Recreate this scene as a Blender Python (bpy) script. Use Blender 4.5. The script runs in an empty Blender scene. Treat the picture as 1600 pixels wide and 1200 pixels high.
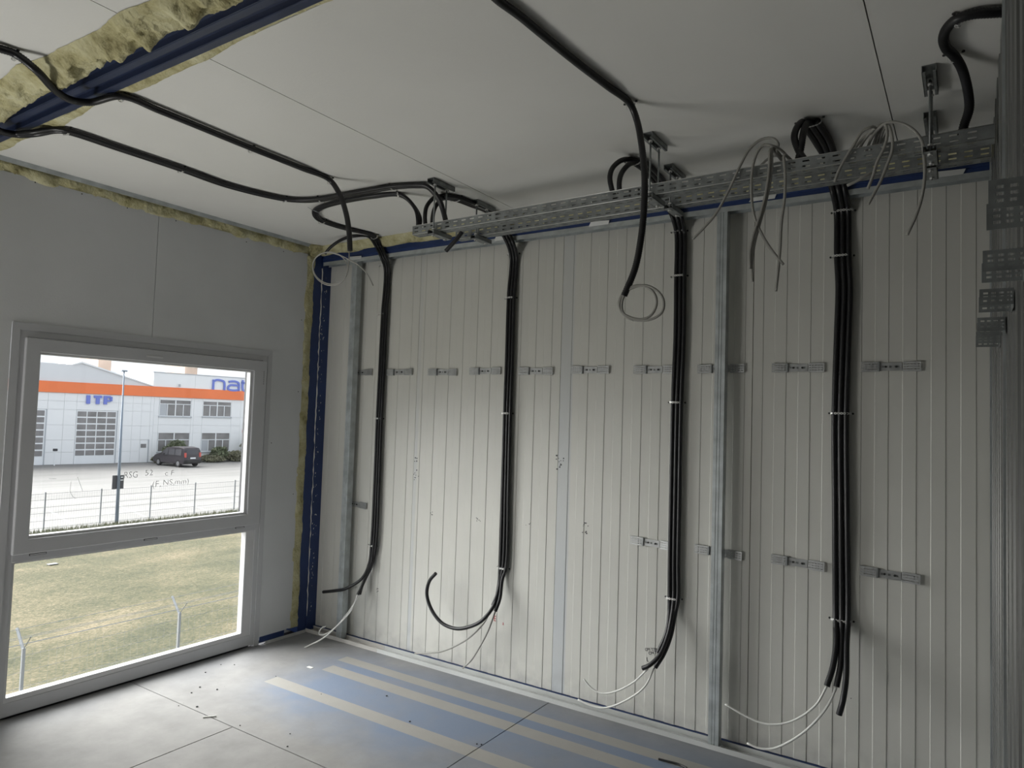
import bpy, bmesh, math, random
import numpy as np
from mathutils import Vector, Matrix, noise as mnoise

random.seed(7)
SC = bpy.context.scene
COL = SC.collection

# ------------------------------------------------------------------ camera
cam_d = bpy.data.cameras.new('camera')
cam = bpy.data.objects.new('camera', cam_d)
COL.objects.link(cam)
cam_d.sensor_width = 36.0
cam_d.lens = 1085.93 / 1600 * 36
cam_d.clip_start = 0.02
cam_d.clip_end = 500
# rows: right / down / forward ; columns: world axes
RW = Matrix(((0.8361256399769612, 0.5475923269518196, 0.032195615176738704),
             (0.0002936396270066012, 0.05824667651404662, -0.9983021779255203),
             (-0.5485379001936752, 0.8347155013168017, 0.04854074487020044)))
right, down, fwd = RW[0], RW[1], RW[2]
cam.matrix_world = Matrix(((right[0], -down[0], -fwd[0], 3.87823),
                           (right[1], -down[1], -fwd[1], -3.37484),
                           (right[2], -down[2], -fwd[2], 1.53373),
                           (0, 0, 0, 1)))
SC.camera = cam

# ------------------------------------------------------------------ world, lights, exposure
world = bpy.data.worlds.new('overcast_sky')
SC.world = world
world.use_nodes = True
wn = world.node_tree.nodes
wl = world.node_tree.links
wn.clear()
wo = wn.new('ShaderNodeOutputWorld')
wb = wn.new('ShaderNodeBackground')
wb.inputs['Strength'].default_value = 1.0
tc = wn.new('ShaderNodeTexCoord')
nz = wn.new('ShaderNodeTexNoise')
nz.inputs['Scale'].default_value = 2.2
nz.inputs['Detail'].default_value = 4
cr = wn.new('ShaderNodeValToRGB')
cr.color_ramp.elements[0].position = 0.3
cr.color_ramp.elements[0].color = (0.74, 0.82, 0.93, 1)
cr.color_ramp.elements[1].position = 0.7
cr.color_ramp.elements[1].color = (0.93, 0.95, 0.98, 1)
wl.new(tc.outputs['Generated'], nz.inputs['Vector'])
wl.new(nz.outputs['Fac'], cr.inputs['Fac'])
wl.new(cr.outputs['Color'], wb.inputs['Color'])
wl.new(wb.outputs['Background'], wo.inputs['Surface'])

def area_light(name, loc, rot, sx, sy, power, color=(1, 1, 1)):
    d = bpy.data.lights.new(name, 'AREA')
    d.shape = 'RECTANGLE'
    d.size = sx
    d.size_y = sy
    d.energy = power
    d.color = color
    o = bpy.data.objects.new(name, d)
    COL.objects.link(o)
    o.location = loc
    o.rotation_euler = rot
    return o
# added upward fill lamp in an invented low opening, out of frame, brightens the ceiling
w2 = area_light('upward_fill_lamp', (0.03, -3.4, 0.42), (0, 0, 0), 1.4, 0.6, 31, (1.0, 0.99, 0.95))
w2.rotation_euler = Vector((0.30, 0.42, 0.86)).to_track_quat('-Z', 'Y').to_euler()
sun_d = bpy.data.lights.new('veiled_sun', 'SUN')       # bright part of the overcast sky, very soft
sun_d.energy = 12.0
sun_d.angle = math.radians(75)
sun_d.color = (1.0, 0.985, 0.96)
sun = bpy.data.objects.new('veiled_sun', sun_d)
COL.objects.link(sun)
sun.rotation_euler = Vector((0.80, 0.22, -0.56)).to_track_quat('-Z', 'Y').to_euler()

SC.view_settings.view_transform = 'Standard'
SC.view_settings.look = 'None'
SC.view_settings.gamma = 1.0
SC.view_settings.use_curve_mapping = False
SC.view_settings.exposure = 0.47

# ------------------------------------------------------------------ helpers
def tag(o, label=None, cat=None, group=None, kind=None):
    if label: o['label'] = label
    if cat: o['category'] = cat
    if group: o['group'] = group
    if kind: o['kind'] = kind
    return o

def empty(name, loc=(0, 0, 0), rz=0, parent=None):
    o = bpy.data.objects.new(name, None)
    o.empty_display_size = 0.1
    COL.objects.link(o)
    o.location = loc
    o.rotation_euler = (0, 0, rz)
    if parent: o.parent = parent
    return o

class MB:
    def __init__(s):
        s.v = []; s.f = []; s.n = 0
    def add(s, vs, fs):
        s.v.extend([tuple(p) for p in vs])
        s.f.extend([tuple(i + s.n for i in f) for f in fs])
        s.n += len(vs)
        return s
    def box(s, x0, x1, y0, y1, z0, z1):
        vs = [(x, y, z) for z in (z0, z1) for y in (y0, y1) for x in (x0, x1)]
        return s.add(vs, [(0, 2, 3, 1), (4, 5, 7, 6), (0, 1, 5, 4), (2, 6, 7, 3), (0, 4, 6, 2), (1, 3, 7, 5)])
    def prism(s, poly, fn, a, b):
        """poly: 2d points (ccw), fn(p, q, t) -> 3d point; extruded from a to b"""
        n = len(poly)
        vs = [fn(p, q, a) for p, q in poly] + [fn(p, q, b) for p, q in poly]
        fs = [tuple(range(n - 1, -1, -1)), tuple(range(n, 2 * n))]
        fs += [(i, (i + 1) % n, n + (i + 1) % n, n + i) for i in range(n)]
        return s.add(vs, fs)
    def tube(s, path, r, n=8, cap=True, hollow=False):
        P = np.array(path, float)
        m = len(P)
        T = np.gradient(P, axis=0)
        T /= np.linalg.norm(T, axis=1)[:, None] + 1e-12
        rr = np.full(m, r) if np.isscalar(r) else np.array(r)
        u = np.cross(T[0], (0, 0, 1))
        if np.linalg.norm(u) < 0.1: u = np.cross(T[0], (1, 0, 0))
        u /= np.linalg.norm(u)
        vs = []
        for i in range(m):
            u = u - T[i] * (u @ T[i]); u /= np.linalg.norm(u)
            w = np.cross(T[i], u)
            for k in range(n):
                a = 2 * math.pi * k / n
                vs.append(P[i] + rr[i] * (math.cos(a) * u + math.sin(a) * w))
        fs = [(i * n + k, i * n + (k + 1) % n, (i + 1) * n + (k + 1) % n, (i + 1) * n + k) for i in range(m - 1) for k in range(n)]
        if cap:
            fs.append(tuple(range(n - 1, -1, -1)))
            fs.append(tuple((m - 1) * n + k for k in range(n)))
        return s.add(vs, fs)
    def build(s, name, mat, parent=None, smooth=False, bevel=0, solid=0):
        me = bpy.data.meshes.new(name)
        me.from_pydata(s.v, [], s.f)
        me.materials.append(mat)
        if smooth:
            me.polygons.foreach_set('use_smooth', [True] * len(me.polygons))
        me.update()
        o = bpy.data.objects.new(name, me)
        COL.objects.link(o)
        if parent: o.parent = parent
        if bevel:
            b = o.modifiers.new('bevel', 'BEVEL'); b.width = bevel; b.segments = 2; b.limit_method = 'ANGLE'
        if solid:
            b = o.modifiers.new('solid', 'SOLIDIFY'); b.thickness = solid; b.offset = 0
        return o

def box(name, mat, x0, x1, y0, y1, z0, z1, parent=None, bevel=0):
    return MB().box(x0, x1, y0, y1, z0, z1).build(name, mat, parent, bevel=bevel)

def copy_obj(o, parent=None, loc=None):
    c = o.copy(); COL.objects.link(c)
    if parent is not None: c.parent = parent
    if loc is not None: c.location = loc
    return c

def copy_tree(o, parent=None):
    c = copy_obj(o, parent)
    for ch in list(o.children):
        copy_tree(ch, c)
    return c

def smooth_path(pts, step):
    P = np.array(pts, float)
    P = np.vstack([2 * P[0] - P[1], P, 2 * P[-1] - P[-2]])
    out = []
    for i in range(1, len(P) - 2):
        p0, p1, p2, p3 = P[i - 1:i + 3]
        d = lambda a, b: max(1e-5, np.linalg.norm((b - a)[:3]) ** 0.5)
        t0 = 0; t1 = t0 + d(p0, p1); t2 = t1 + d(p1, p2); t3 = t2 + d(p2, p3)
        L = np.linalg.norm((p2 - p1)[:3]); k = max(2, int(L / 0.01))
        for j in range(k):
            t = t1 + (t2 - t1) * j / k
            A1 = (t1 - t) / (t1 - t0) * p0 + (t - t0) / (t1 - t0) * p1
            A2 = (t2 - t) / (t2 - t1) * p1 + (t - t1) / (t2 - t1) * p2
            A3 = (t3 - t) / (t3 - t2) * p2 + (t - t2) / (t3 - t2) * p3
            B1 = (t2 - t) / (t2 - t0) * A1 + (t - t0) / (t2 - t0) * A2
            B2 = (t3 - t) / (t3 - t1) * A2 + (t - t1) / (t3 - t1) * A3
            out.append((t2 - t) / (t2 - t1) * B1 + (t - t1) / (t2 - t1) * B2)
    out.append(P[-2])
    out = np.array(out)
    s = np.concatenate([[0], np.cumsum(np.linalg.norm(np.diff(out[:, :3], axis=0), axis=1))])
    n = max(3, int(s[-1] / step) + 1)
    q = np.linspace(0, s[-1], n)
    return np.stack([np.interp(q, s, out[:, c]) for c in range(out.shape[1])], 1)

# ------------------------------------------------------------------ materials
def new_mat(name):
    m = bpy.data.materials.new(name); m.use_nodes = True
    nt = m.node_tree; b = nt.nodes['Principled BSDF']
    return m, nt, b

def mat(name, col, rough=0.6, metal=0.0, var=0.0, vscale=8.0, bump=0.0, bscale=60.0, stretch=(1, 1, 1), spec=0.5, col2=None):
    m, nt, b = new_mat(name)
    N = nt.nodes; L = nt.links
    b.inputs['Base Color'].default_value = (*col, 1)
    b.inputs['Roughness'].default_value = rough
    b.inputs['Metallic'].default_value = metal
    b.inputs['Specular IOR Level'].default_value = spec
    if var or bump:
        g = N.new('ShaderNodeNewGeometry')
        mp = N.new('ShaderNodeMapping'); mp.inputs['Scale'].default_value = stretch
        L.new(g.outputs['Position'], mp.inputs['Vector'])
    if var:
        t = N.new('ShaderNodeTexNoise'); t.inputs['Scale'].default_value = vscale; t.inputs['Detail'].default_value = 5
        L.new(mp.outputs['Vector'], t.inputs['Vector'])
        r = N.new('ShaderNodeValToRGB')
        r.color_ramp.elements[0].position = 0.32; r.color_ramp.elements[1].position = 0.68
        c2 = col2 if col2 else tuple(c * (1 - var) for c in col)
        r.color_ramp.elements[0].color = (*c2, 1); r.color_ramp.elements[1].color = (*col, 1)
        L.new(t.outputs['Fac'], r.inputs['Fac']); L.new(r.outputs['Color'], b.inputs['Base Color'])
    if bump:
        t2 = N.new('ShaderNodeTexNoise'); t2.inputs['Scale'].default_value = bscale; t2.inputs['Detail'].default_value = 3
        L.new(mp.outputs['Vector'], t2.inputs['Vector'])
        bp = N.new('ShaderNodeBump'); bp.inputs['Strength'].default_value = bump; bp.inputs['Distance'].default_value = 0.01
        L.new(t2.outputs['Fac'], bp.inputs['Height']); L.new(bp.outputs['Normal'], b.inputs['Normal'])
    return m

M = {}
M['ceiling'] = mat('gypsum_board_ceiling', (0.77, 0.765, 0.73), 0.9, var=0.06, vscale=1.5, bump=0.05, bscale=90)
M['board'] = mat('gypsum_board_grey', (0.69, 0.70, 0.71), 0.9, var=0.08, vscale=2.5, bump=0.06, bscale=120)
M['galv'] = mat('galvanised_steel', (0.58, 0.62, 0.63), 0.38, 0.5, var=0.3, vscale=14, bump=0.05, bscale=200)
M['galv_dark'] = mat('galvanised_steel_dull', (0.34, 0.36, 0.36), 0.5, 0.7, var=0.35, vscale=25)
M['hanger'] = mat('zinc_hanger', (0.52, 0.53, 0.53), 0.45, 0.6, var=0.25, vscale=30)
M['bright'] = mat('bright_zinc', (0.80, 0.80, 0.78), 0.35, 0.5)
M['dark_hole'] = mat('dark_steel', (0.03, 0.03, 0.03), 0.6)
M['blue'] = mat('blue_painted_steel', (0.022, 0.05, 0.17), 0.42, 0.0, var=0.25, vscale=5, bump=0.04, bscale=30)
M['blue_beam'] = mat('blue_beam_paint', (0.028, 0.042, 0.095), 0.35, 0.1, var=0.25, vscale=6)
M['black'] = mat('black_conduit', (0.012, 0.012, 0.014), 0.38, spec=0.5)
M['cable'] = mat('grey_cable', (0.33, 0.325, 0.30), 0.5)
M['cable_white'] = mat('white_cable', (0.72, 0.72, 0.69), 0.45)
M['pvc'] = mat('grey_window_pvc', (0.55, 0.555, 0.575), 0.4, var=0.05, vscale=3)
M['pvc_white'] = mat('white_window_pvc', (0.62, 0.62, 0.63), 0.35)
M['gasket'] = mat('dark_gasket', (0.05, 0.05, 0.055), 0.6)
M['subfloor'] = mat('dark_subfloor', (0.02, 0.02, 0.022), 0.9)
M['foam'] = mat('white_sealant', (0.75, 0.75, 0.72), 0.8, bump=0.3, bscale=80)
M['crumb'] = mat('dark_crumb', (0.03, 0.03, 0.03), 0.8)
M['ink'] = mat('marker_ink', (0.03, 0.03, 0.04), 0.7)
M['red_ink'] = mat('red_marker', (0.45, 0.06, 0.06), 0.7)
M['smear'] = mat('window_marker', (0.62, 0.62, 0.64), 0.7)

def wool():
    m, nt, b = new_mat('mineral_wool')
    N = nt.nodes; L = nt.links
    b.inputs['Roughness'].default_value = 1.0
    b.inputs['Specular IOR Level'].default_value = 0.1
    g = N.new('ShaderNodeNewGeometry')
    t = N.new('ShaderNodeTexNoise'); t.inputs['Scale'].default_value = 9; t.inputs['Detail'].default_value = 7; t.inputs['Roughness'].default_value = 0.65
    L.new(g.outputs['Position'], t.inputs['Vector'])
    r = N.new('ShaderNodeValToRGB')
    e = r.color_ramp.elements
    e[0].position = 0.30; e[0].color = (0.24, 0.21, 0.10, 1)
    e[1].position = 0.44; e[1].color = (0.50, 0.46, 0.26, 1)
    x = e.new(0.60); x.color = (0.62, 0.59, 0.38, 1)
    x = e.new(0.75); x.color = (0.70, 0.68, 0.50, 1)
    L.new(t.outputs['Fac'], r.inputs['Fac']); L.new(r.outputs['Color'], b.inputs['Base Color'])
    t2 = N.new('ShaderNodeTexNoise'); t2.inputs['Scale'].default_value = 70; t2.inputs['Detail'].default_value = 4
    L.new(g.outputs['Position'], t2.inputs['Vector'])
    bp = N.new('ShaderNodeBump'); bp.inputs['Strength'].default_value = 0.5; bp.inputs['Distance'].default_value = 0.02
    L.new(t2.outputs['Fac'], bp.inputs['Height']); L.new(bp.outputs['Normal'], b.inputs['Normal'])
    return m
M['wool'] = wool()

def math_node(N, L, op, a, b=None, c=None, clamp=False):
    n = N.new('ShaderNodeMath'); n.operation = op; n.use_clamp = clamp
    for i, x in enumerate((a, b, c)):
        if x is None: continue
        if isinstance(x, (int, float)): n.inputs[i].default_value = x
        else: L.new(x, n.inputs[i])
    return n.outputs[0]

def panel_mat(name, base):
    """off-white sandwich panel sheet; bluish paint overspray on the flat band right of each seam and dirt at the foot"""
    m, nt, b = new_mat(name)
    N = nt.nodes; L = nt.links
    b.inputs['Roughness'].default_value = 0.45
    g = N.new('ShaderNodeNewGeometry')
    sp = N.new('ShaderNodeSeparateXYZ'); L.new(g.outputs['Position'], sp.inputs['Vector'])
    t = N.new('ShaderNodeTexNoise'); t.inputs['Scale'].default_value = 2.0; t.inputs['Detail'].default_value = 6
    L.new(g.outputs['Position'], t.inputs['Vector'])
    # blue haze of overspray
    masks = []
    for x0, w, s in ((0.862, 0.035, 0.30), (1.935, 0.085, 0.50)):
        d = math_node(N, L, 'SUBTRACT', sp.outputs['X'], x0)
        i = math_node(N, L, 'GREATER_THAN', d, 0.0)
        j = math_node(N, L, 'SMOOTH_MIN', 1.0, math_node(N, L, 'DIVIDE', math_node(N, L, 'SUBTRACT', w, d), 0.012, clamp=True), 0.01)
        k = math_node(N, L, 'MULTIPLY', i, j)
        masks.append(math_node(N, L, 'MULTIPLY', k, s))
    tot = math_node(N, L, 'ADD', masks[0], masks[1])
    zf = math_node(N, L, 'MULTIPLY_ADD', sp.outputs['Z'], -0.28, 1.05, clamp=True)
    tot = math_node(N, L, 'MULTIPLY', tot, zf)
    tn = math_node(N, L, 'MULTIPLY_ADD', t.outputs['Fac'], 1.0, 0.35, clamp=True)
    tot = math_node(N, L, 'MULTIPLY', tot, tn)
    mx = N.new('ShaderNodeMix'); mx.data_type = 'RGBA'
    L.new(tot, mx.inputs['Factor'])
    mx.inputs['A'].default_value = (*base, 1); mx.inputs['B'].default_value = (0.40, 0.47, 0.57, 1)
    # dirt at the foot of the sheet
    fz = math_node(N, L, 'MULTIPLY_ADD', sp.outputs['Z'], -5.0, 1.0, clamp=True)
    t3 = N.new('ShaderNodeTexNoise'); t3.inputs['Scale'].default_value = 12; t3.inputs['Detail'].default_value = 4
    L.new(g.outputs['Position'], t3.inputs['Vector'])
    fz = math_node(N, L, 'MULTIPLY', fz, math_node(N, L, 'MULTIPLY_ADD', t3.outputs['Fac'], 3.0, -1.2, clamp=True))
    mx2 = N.new('ShaderNodeMix'); mx2.data_type = 'RGBA'
    L.new(math_node(N, L, 'MULTIPLY', fz, 0.55), mx2.inputs['Factor'])
    L.new(mx.outputs['Result'], mx2.inputs['A']); mx2.inputs['B'].default_value = (0.30, 0.30, 0.31, 1)
    # broad unevenness
    mx3 = N.new('ShaderNodeMix'); mx3.data_type = 'RGBA'; mx3.blend_type = 'MULTIPLY'
    mx3.inputs['Factor'].default_value = 1.0
    r = N.new('ShaderNodeValToRGB'); r.color_ramp.elements[0].position = 0.3; r.color_ramp.elements[1].position = 0.7
    r.color_ramp.elements[0].color = (0.93, 0.93, 0.93, 1); r.color_ramp.elements[1].color = (1, 1, 1, 1)
    L.new(t.outputs['Fac'], r.inputs['Fac'])
    L.new(mx2.outputs['Result'], mx3.inputs['A']); L.new(r.outputs['Color'], mx3.inputs['B'])
    L.new(mx3.outputs['Result'], b.inputs['Base Color'])
    return m
M['panel'] = panel_mat('sandwich_panel_sheet', (0.655, 0.65, 0.605))
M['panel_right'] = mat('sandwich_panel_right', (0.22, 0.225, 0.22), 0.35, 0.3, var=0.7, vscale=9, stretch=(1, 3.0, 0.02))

def floor_mat():
    """gypsum-fibre floor boards; blue paint overspray with three clean masked strips (real paint marks on the floor)"""
    m, nt, b = new_mat('floor_board')
    N = nt.nodes; L = nt.links
    b.inputs['Roughness'].default_value = 0.75
    g = N.new('ShaderNodeNewGeometry')
    sp = N.new('ShaderNodeSeparateXYZ'); L.new(g.outputs['Position'], sp.inputs['Vector'])
    X, Y = sp.outputs['X'], sp.outputs['Y']
    def nt_(scale, det=6, rough=0.6):
        t = N.new('ShaderNodeTexNoise'); t.inputs['Scale'].default_value = scale; t.inputs['Detail'].default_value = det
        t.inputs['Roughness'].default_value = rough
        L.new(g.outputs['Position'], t.inputs['Vector']); return t.outputs['Fac']
    n1, n2, n3 = nt_(1.6), nt_(7.0), nt_(40.0, 3)
    base = N.new('ShaderNodeValToRGB'); e = base.color_ramp.elements
    e[0].position = 0.33; e[0].color = (0.21, 0.204, 0.196, 1); e[1].position = 0.66; e[1].color = (0.305, 0.296, 0.284, 1)
    L.new(math_node(N, L, 'MULTIPLY_ADD', n2, 0.6, math_node(N, L, 'MULTIPLY', n1, 0.4)), base.inputs['Fac'])
    # strength of blue: along y it peaks next to the strips and fades towards the room and the window
    def ramp(v, a, b_):
        return math_node(N, L, 'DIVIDE', math_node(N, L, 'SUBTRACT', v, a), b_ - a, clamp=True)
    wob = math_node(N, L, 'MULTIPLY_ADD', n1, 0.9, -0.45)
    Yw = math_node(N, L, 'ADD', Y, math_node(N, L, 'MULTIPLY', wob, 0.5))
    Xw = math_node(N, L, 'ADD', X, math_node(N, L, 'MULTIPLY', wob, 0.6))
    band = math_node(N, L, 'MULTIPLY', ramp(Yw, -1.12, -0.74), ramp(Yw, 0.02, -0.25))
    band = math_node(N, L, 'MULTIPLY', band, ramp(Xw, 0.40, 0.90))
    soft = math_node(N, L, 'MULTIPLY', band, math_node(N, L, 'MULTIPLY_ADD', n1, 2.4, -0.42, clamp=True))
    haze = math_node(N, L, 'MULTIPLY', ramp(Y, -1.5, -0.3), 0.10)
    # blue at the foot of the window wall
    wf = math_node(N, L, 'MULTIPLY', ramp(Xw, 0.30, 0.0), 0.15)
    extra = math_node(N, L, 'ADD', haze, wf)
    # clean strips
    def strip(y0, y1, x0):
        a = math_node(N, L, 'GREATER_THAN', Y, y0); c = math_node(N, L, 'LESS_THAN', Y, y1); d = math_node(N, L, 'GREATER_THAN', X, x0)
        return math_node(N, L, 'MULTIPLY', math_node(N, L, 'MULTIPLY', a, c), d)
    st = math_node(N, L, 'ADD', strip(-0.272, -0.190, 0.61), math_node(N, L, 'ADD', strip(-0.442, -0.350, 0.66), strip(-0.765, -0.672, 0.55)), clamp=True)
    keep = math_node(N, L, 'MULTIPLY_ADD', st, -0.93, 1.0)
    tot = math_node(N, L, 'MULTIPLY', math_node(N, L, 'ADD', soft, extra, clamp=True), keep)
    mx = N.new('ShaderNodeMix'); mx.data_type = 'RGBA'
    L.new(tot, mx.inputs['Factor']); L.new(base.outputs['Color'], mx.inputs['A']); mx.inputs['B'].default_value = (0.19, 0.235, 0.32, 1)
    mxb = N.new('ShaderNodeMix'); mxb.data_type = 'RGBA'
    L.new(math_node(N, L, 'MULTIPLY', st, 0.7), mxb.inputs['Factor']); L.new(mx.outputs['Result'], mxb.inputs['A'])
    mxb.inputs['B'].default_value = (0.37, 0.354, 0.322, 1)
    # specks
    v = N.new('ShaderNodeTexVoronoi'); v.inputs['Scale'].default_value = 22; L.new(g.outputs['Position'], v.inputs['Vector'])
    spk = math_node(N, L, 'MULTIPLY', math_node(N, L, 'LESS_THAN', v.outputs['Distance'], 0.055), math_node(N, L, 'GREATER_THAN', n2, 0.56))
    mx2 = N.new('ShaderNodeMix'); mx2.data_type = 'RGBA'
    L.new(math_node(N, L, 'MULTIPLY', spk, 0.6), mx2.inputs['Factor']); L.new(mxb.outputs['Result'], mx2.inputs['A'])
    mx2.inputs['B'].default_value = (0.10, 0.10, 0.10, 1)
    L.new(mx2.outputs['Result'], b.inputs['Base Color'])
    bp = N.new('ShaderNodeBump'); bp.inputs['Strength'].default_value = 0.12; bp.inputs['Distance'].default_value = 0.006
    L.new(math_node(N, L, 'ADD', n3, n2), bp.inputs['Height']); L.new(bp.outputs['Normal'], b.inputs['Normal'])
    return m
M['floor'] = floor_mat()

def glass_mat():
    m = bpy.data.materials.new('window_glass'); m.use_nodes = True
    nt = m.node_tree; N = nt.nodes; L = nt.links; N.clear()
    o = N.new('ShaderNodeOutputMaterial'); mx = N.new('ShaderNodeMixShader')
    t = N.new('ShaderNodeBsdfTransparent'); t.inputs['Color'].default_value = (0.97, 0.98, 0.98, 1)
    gl = N.new('ShaderNodeBsdfGlossy'); gl.inputs['Roughness'].default_value = 0.02
    fr = N.new('ShaderNodeLayerWeight'); fr.inputs['Blend'].default_value = 0.5
    pw = math_node(N, L, 'POWER', fr.outputs['Facing'], 5.0)
    L.new(math_node(N, L, 'MULTIPLY_ADD', pw, 0.5, 0.025, clamp=True), mx.inputs[0]); L.new(t.outputs[0], mx.inputs[1]); L.new(gl.outputs[0], mx.inputs[2]); L.new(mx.outputs[0], o.inputs['Surface'])
    return m
M['glass'] = glass_mat()

# exterior materials
M['facade'] = mat('pale_metal_cladding', (0.84, 0.85, 0.86), 0.6, var=0.03, vscale=0.5)
M['facade_grey'] = mat('grey_gable_cladding', (0.70, 0.71, 0.73), 0.6, var=0.05, vscale=0.5)
M['orange'] = mat('orange_band', (0.88, 0.22, 0.075), 0.5, var=0.08, vscale=0.6)
M['lettering'] = mat('blue_lettering', (0.17, 0.22, 0.62), 0.5)
M['ext_white'] = mat('white_frame', (0.80, 0.82, 0.84), 0.4)
M['ext_glass'] = mat('dark_glazing', (0.27, 0.26, 0.26), 0.25, var=0.3, vscale=1.2)
M['roof_metal'] = mat('roof_metal', (0.45, 0.47, 0.5), 0.5)
M['brick_far'] = mat('far_tower', (0.70, 0.54, 0.44), 0.8, var=0.2, vscale=0.4)
M['lot'] = mat('parking_surface', (0.245, 0.238, 0.228), 0.9, var=0.24, vscale=0.9, stretch=(1, 0.12, 1), bump=0.1, bscale=4)
M['lot_line'] = mat('parking_line', (0.26, 0.26, 0.25), 0.8)
M['lawn'] = mat('dry_lawn', (0.46, 0.42, 0.22), 1.0, var=0.5, vscale=0.8, stretch=(1, 0.45, 1), bump=1.0, bscale=18, col2=(0.20, 0.25, 0.07))
M['fence'] = mat('fence_grey', (0.20, 0.21, 0.22), 0.6, 0.1)
M['fence_white'] = mat('fence_white', (0.29, 0.30, 0.31), 0.6)
M['lamp_pole'] = mat('lamp_pole', (0.20, 0.24, 0.30), 0.5)
M['car'] = mat('car_paint', (0.055, 0.048, 0.055), 0.35, 0.2)
M['tyre'] = mat('tyre', (0.03, 0.03, 0.03), 0.8)
M['rim'] = mat('rim', (0.35, 0.35, 0.36), 0.4, 0.5)
M['tail'] = mat('tail_light', (0.55, 0.10, 0.08), 0.4)
M['sign_black'] = mat('sign_black', (0.07, 0.07, 0.08), 0.6)
M['red_sign'] = mat('red_sign', (0.6, 0.05, 0.08), 0.6)

def lawn_nodes():
    m = M['lawn']; nt = m.node_tree; N = nt.nodes; L = nt.links; b = N['Principled BSDF']
    g = N.new('ShaderNodeNewGeometry')
    mp = N.new('ShaderNodeMapping'); mp.inputs['Scale'].default_value = (1.0, 0.55, 1); L.new(g.outputs['Position'], mp.inputs['Vector'])
    t = N.new('ShaderNodeTexNoise'); t.inputs['Scale'].default_value = 11.0; t.inputs['Detail'].default_value = 8; t.inputs['Roughness'].default_value = 0.85
    L.new(mp.outputs['Vector'], t.inputs['Vector'])
    t0 = N.new('ShaderNodeTexNoise'); t0.inputs['Scale'].default_value = 0.55; t0.inputs['Detail'].default_value = 3
    L.new(mp.outputs['Vector'], t0.inputs['Vector'])
    t9 = N.new('ShaderNodeTexNoise'); t9.inputs['Scale'].default_value = 34.0; t9.inputs['Detail'].default_value = 4
    L.new(mp.outputs['Vector'], t9.inputs['Vector'])
    f = math_node(N, L, 'MULTIPLY_ADD', t.outputs['Fac'], 0.42, math_node(N, L, 'MULTIPLY', t0.outputs['Fac'], 0.26))
    f = math_node(N, L, 'MULTIPLY_ADD', t9.outputs['Fac'], 0.32, f)
    r = N.new('ShaderNodeValToRGB'); e = r.color_ramp.elements
    e[0].position = 0.40; e[0].color = (0.026, 0.030, 0.013, 1)
    e[1].position = 0.61; e[1].color = (0.23, 0.185, 0.115, 1)
    x = e.new(0.465); x.color = (0.064, 0.066, 0.030, 1)
    x = e.new(0.53); x.color = (0.115, 0.100, 0.054, 1)
    L.new(f, r.inputs['Fac'])
    for l in list(b.inputs['Base Color'].links): L.remove(l)
    L.new(r.outputs['Color'], b.inputs['Base Color'])
lawn_nodes()
def leaf_mat(name, c1, c2):
    return mat(name, c1, 0.8, var=0.5, vscale=3, col2=c2)
M['leaf'] = leaf_mat('bush_leaf', (0.19, 0.22, 0.13), (0.08, 0.10, 0.05))
M['leaf2'] = leaf_mat('bush_leaf_olive', (0.24, 0.235, 0.15), (0.13, 0.13, 0.08))
M['grassb'] = leaf_mat('grass_blade', (0.17, 0.165, 0.09), (0.09, 0.11, 0.045))

# ================================================================== SETTING
S = 'structure'
CZ = 2.70

# ---- floor of separate boards over a dark subfloor
floor = tag(empty('floor'), kind=S)
box('subfloor', M['subfloor'], -0.12, 4.1, -6.6, 0.2, -0.06, -0.020, floor)
g = 0.0025
def fb(x0, x1, y0, y1): box('board', M['floor'], x0 + g, x1 - g, y0 + g, y1 - g, -0.0195, 0.0, floor, bevel=0.0008)
fb(-0.02, 1.980, -1.215, 0.10); fb(1.980, 3.99, -1.215, 0.10)
fb(-0.02, 0.910, -2.465, -1.215); fb(0.910, 2.900, -2.465, -1.215); fb(2.900, 3.99, -2.465, -1.215)
fb(-0.02, 1.980, -3.715, -2.465); fb(1.980, 3.99, -3.715, -2.465)
fb(-0.02, 0.910, -4.965, -3.715); fb(0.910, 2.900, -4.965, -3.715); fb(2.900, 3.99, -4.965, -3.715)
fb(-0.02, 1.980, -6.5, -4.965); fb(1.980, 3.99, -6.5, -4.965)

# ---- ceiling of boards
ceiling = tag(empty('ceiling', (0, 0, CZ)), kind=S)
def cb(x0, x1, y0, y1): box('board', M['ceiling'], x0 + 0.002, x1 - 0.002, y0 + 0.002, y1 - 0.002, 0.0, 0.0125, ceiling)
for y0, y1 in ((-2.075, -0.055), (-4.6, -2.245), (-6.6, -4.6)):
    cb(0.0, 1.757, y0, y1); cb(1.757, 3.640, y0, y1); cb(3.640, 4.05, y0, y1)
box('roof_deck', M['board'], -0.2, 4.2, -6.7, 0.2, 0.10, 0.14, ceiling)

# ---- back wall : ribbed sandwich panels
wall_back = tag(empty('wall_back', (0, 0.08, 0)), kind=S)
def ribbed(x0, x1, z0, z1, flat0):
    """profile along x: flat band of width flat0, then shallow ribs, 54 mm raised / 54 mm recessed"""
    xs = [(x0, 0.02), (x0, 0.0)]
    x = x0 + flat0
    d = 0.0022
    up = False
    while x < x1 - 0.03:
        if not up: xs += [(x, 0.0), (x + 0.0025, d)]
        else: xs += [(x, d), (x + 0.0025, 0.0)]
        up = not up; x += 0.0535
    xs += [(x1, d if up else 0.0), (x1, 0.02)]
    b = MB()
    n = len(xs)
    vs = [(p, q, z0) for p, q in xs] + [(p, q, z1) for p, q in xs]
    fs = [(i, i + 1, n + i + 1, n + i) for i in range(n - 1)] + [(n - 1, 0, n, 2 * n - 1)]
    b.add(vs, fs)
    return b
seams = (-0.21, 0.862, 1.935, 3.003, 4.10)
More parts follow.
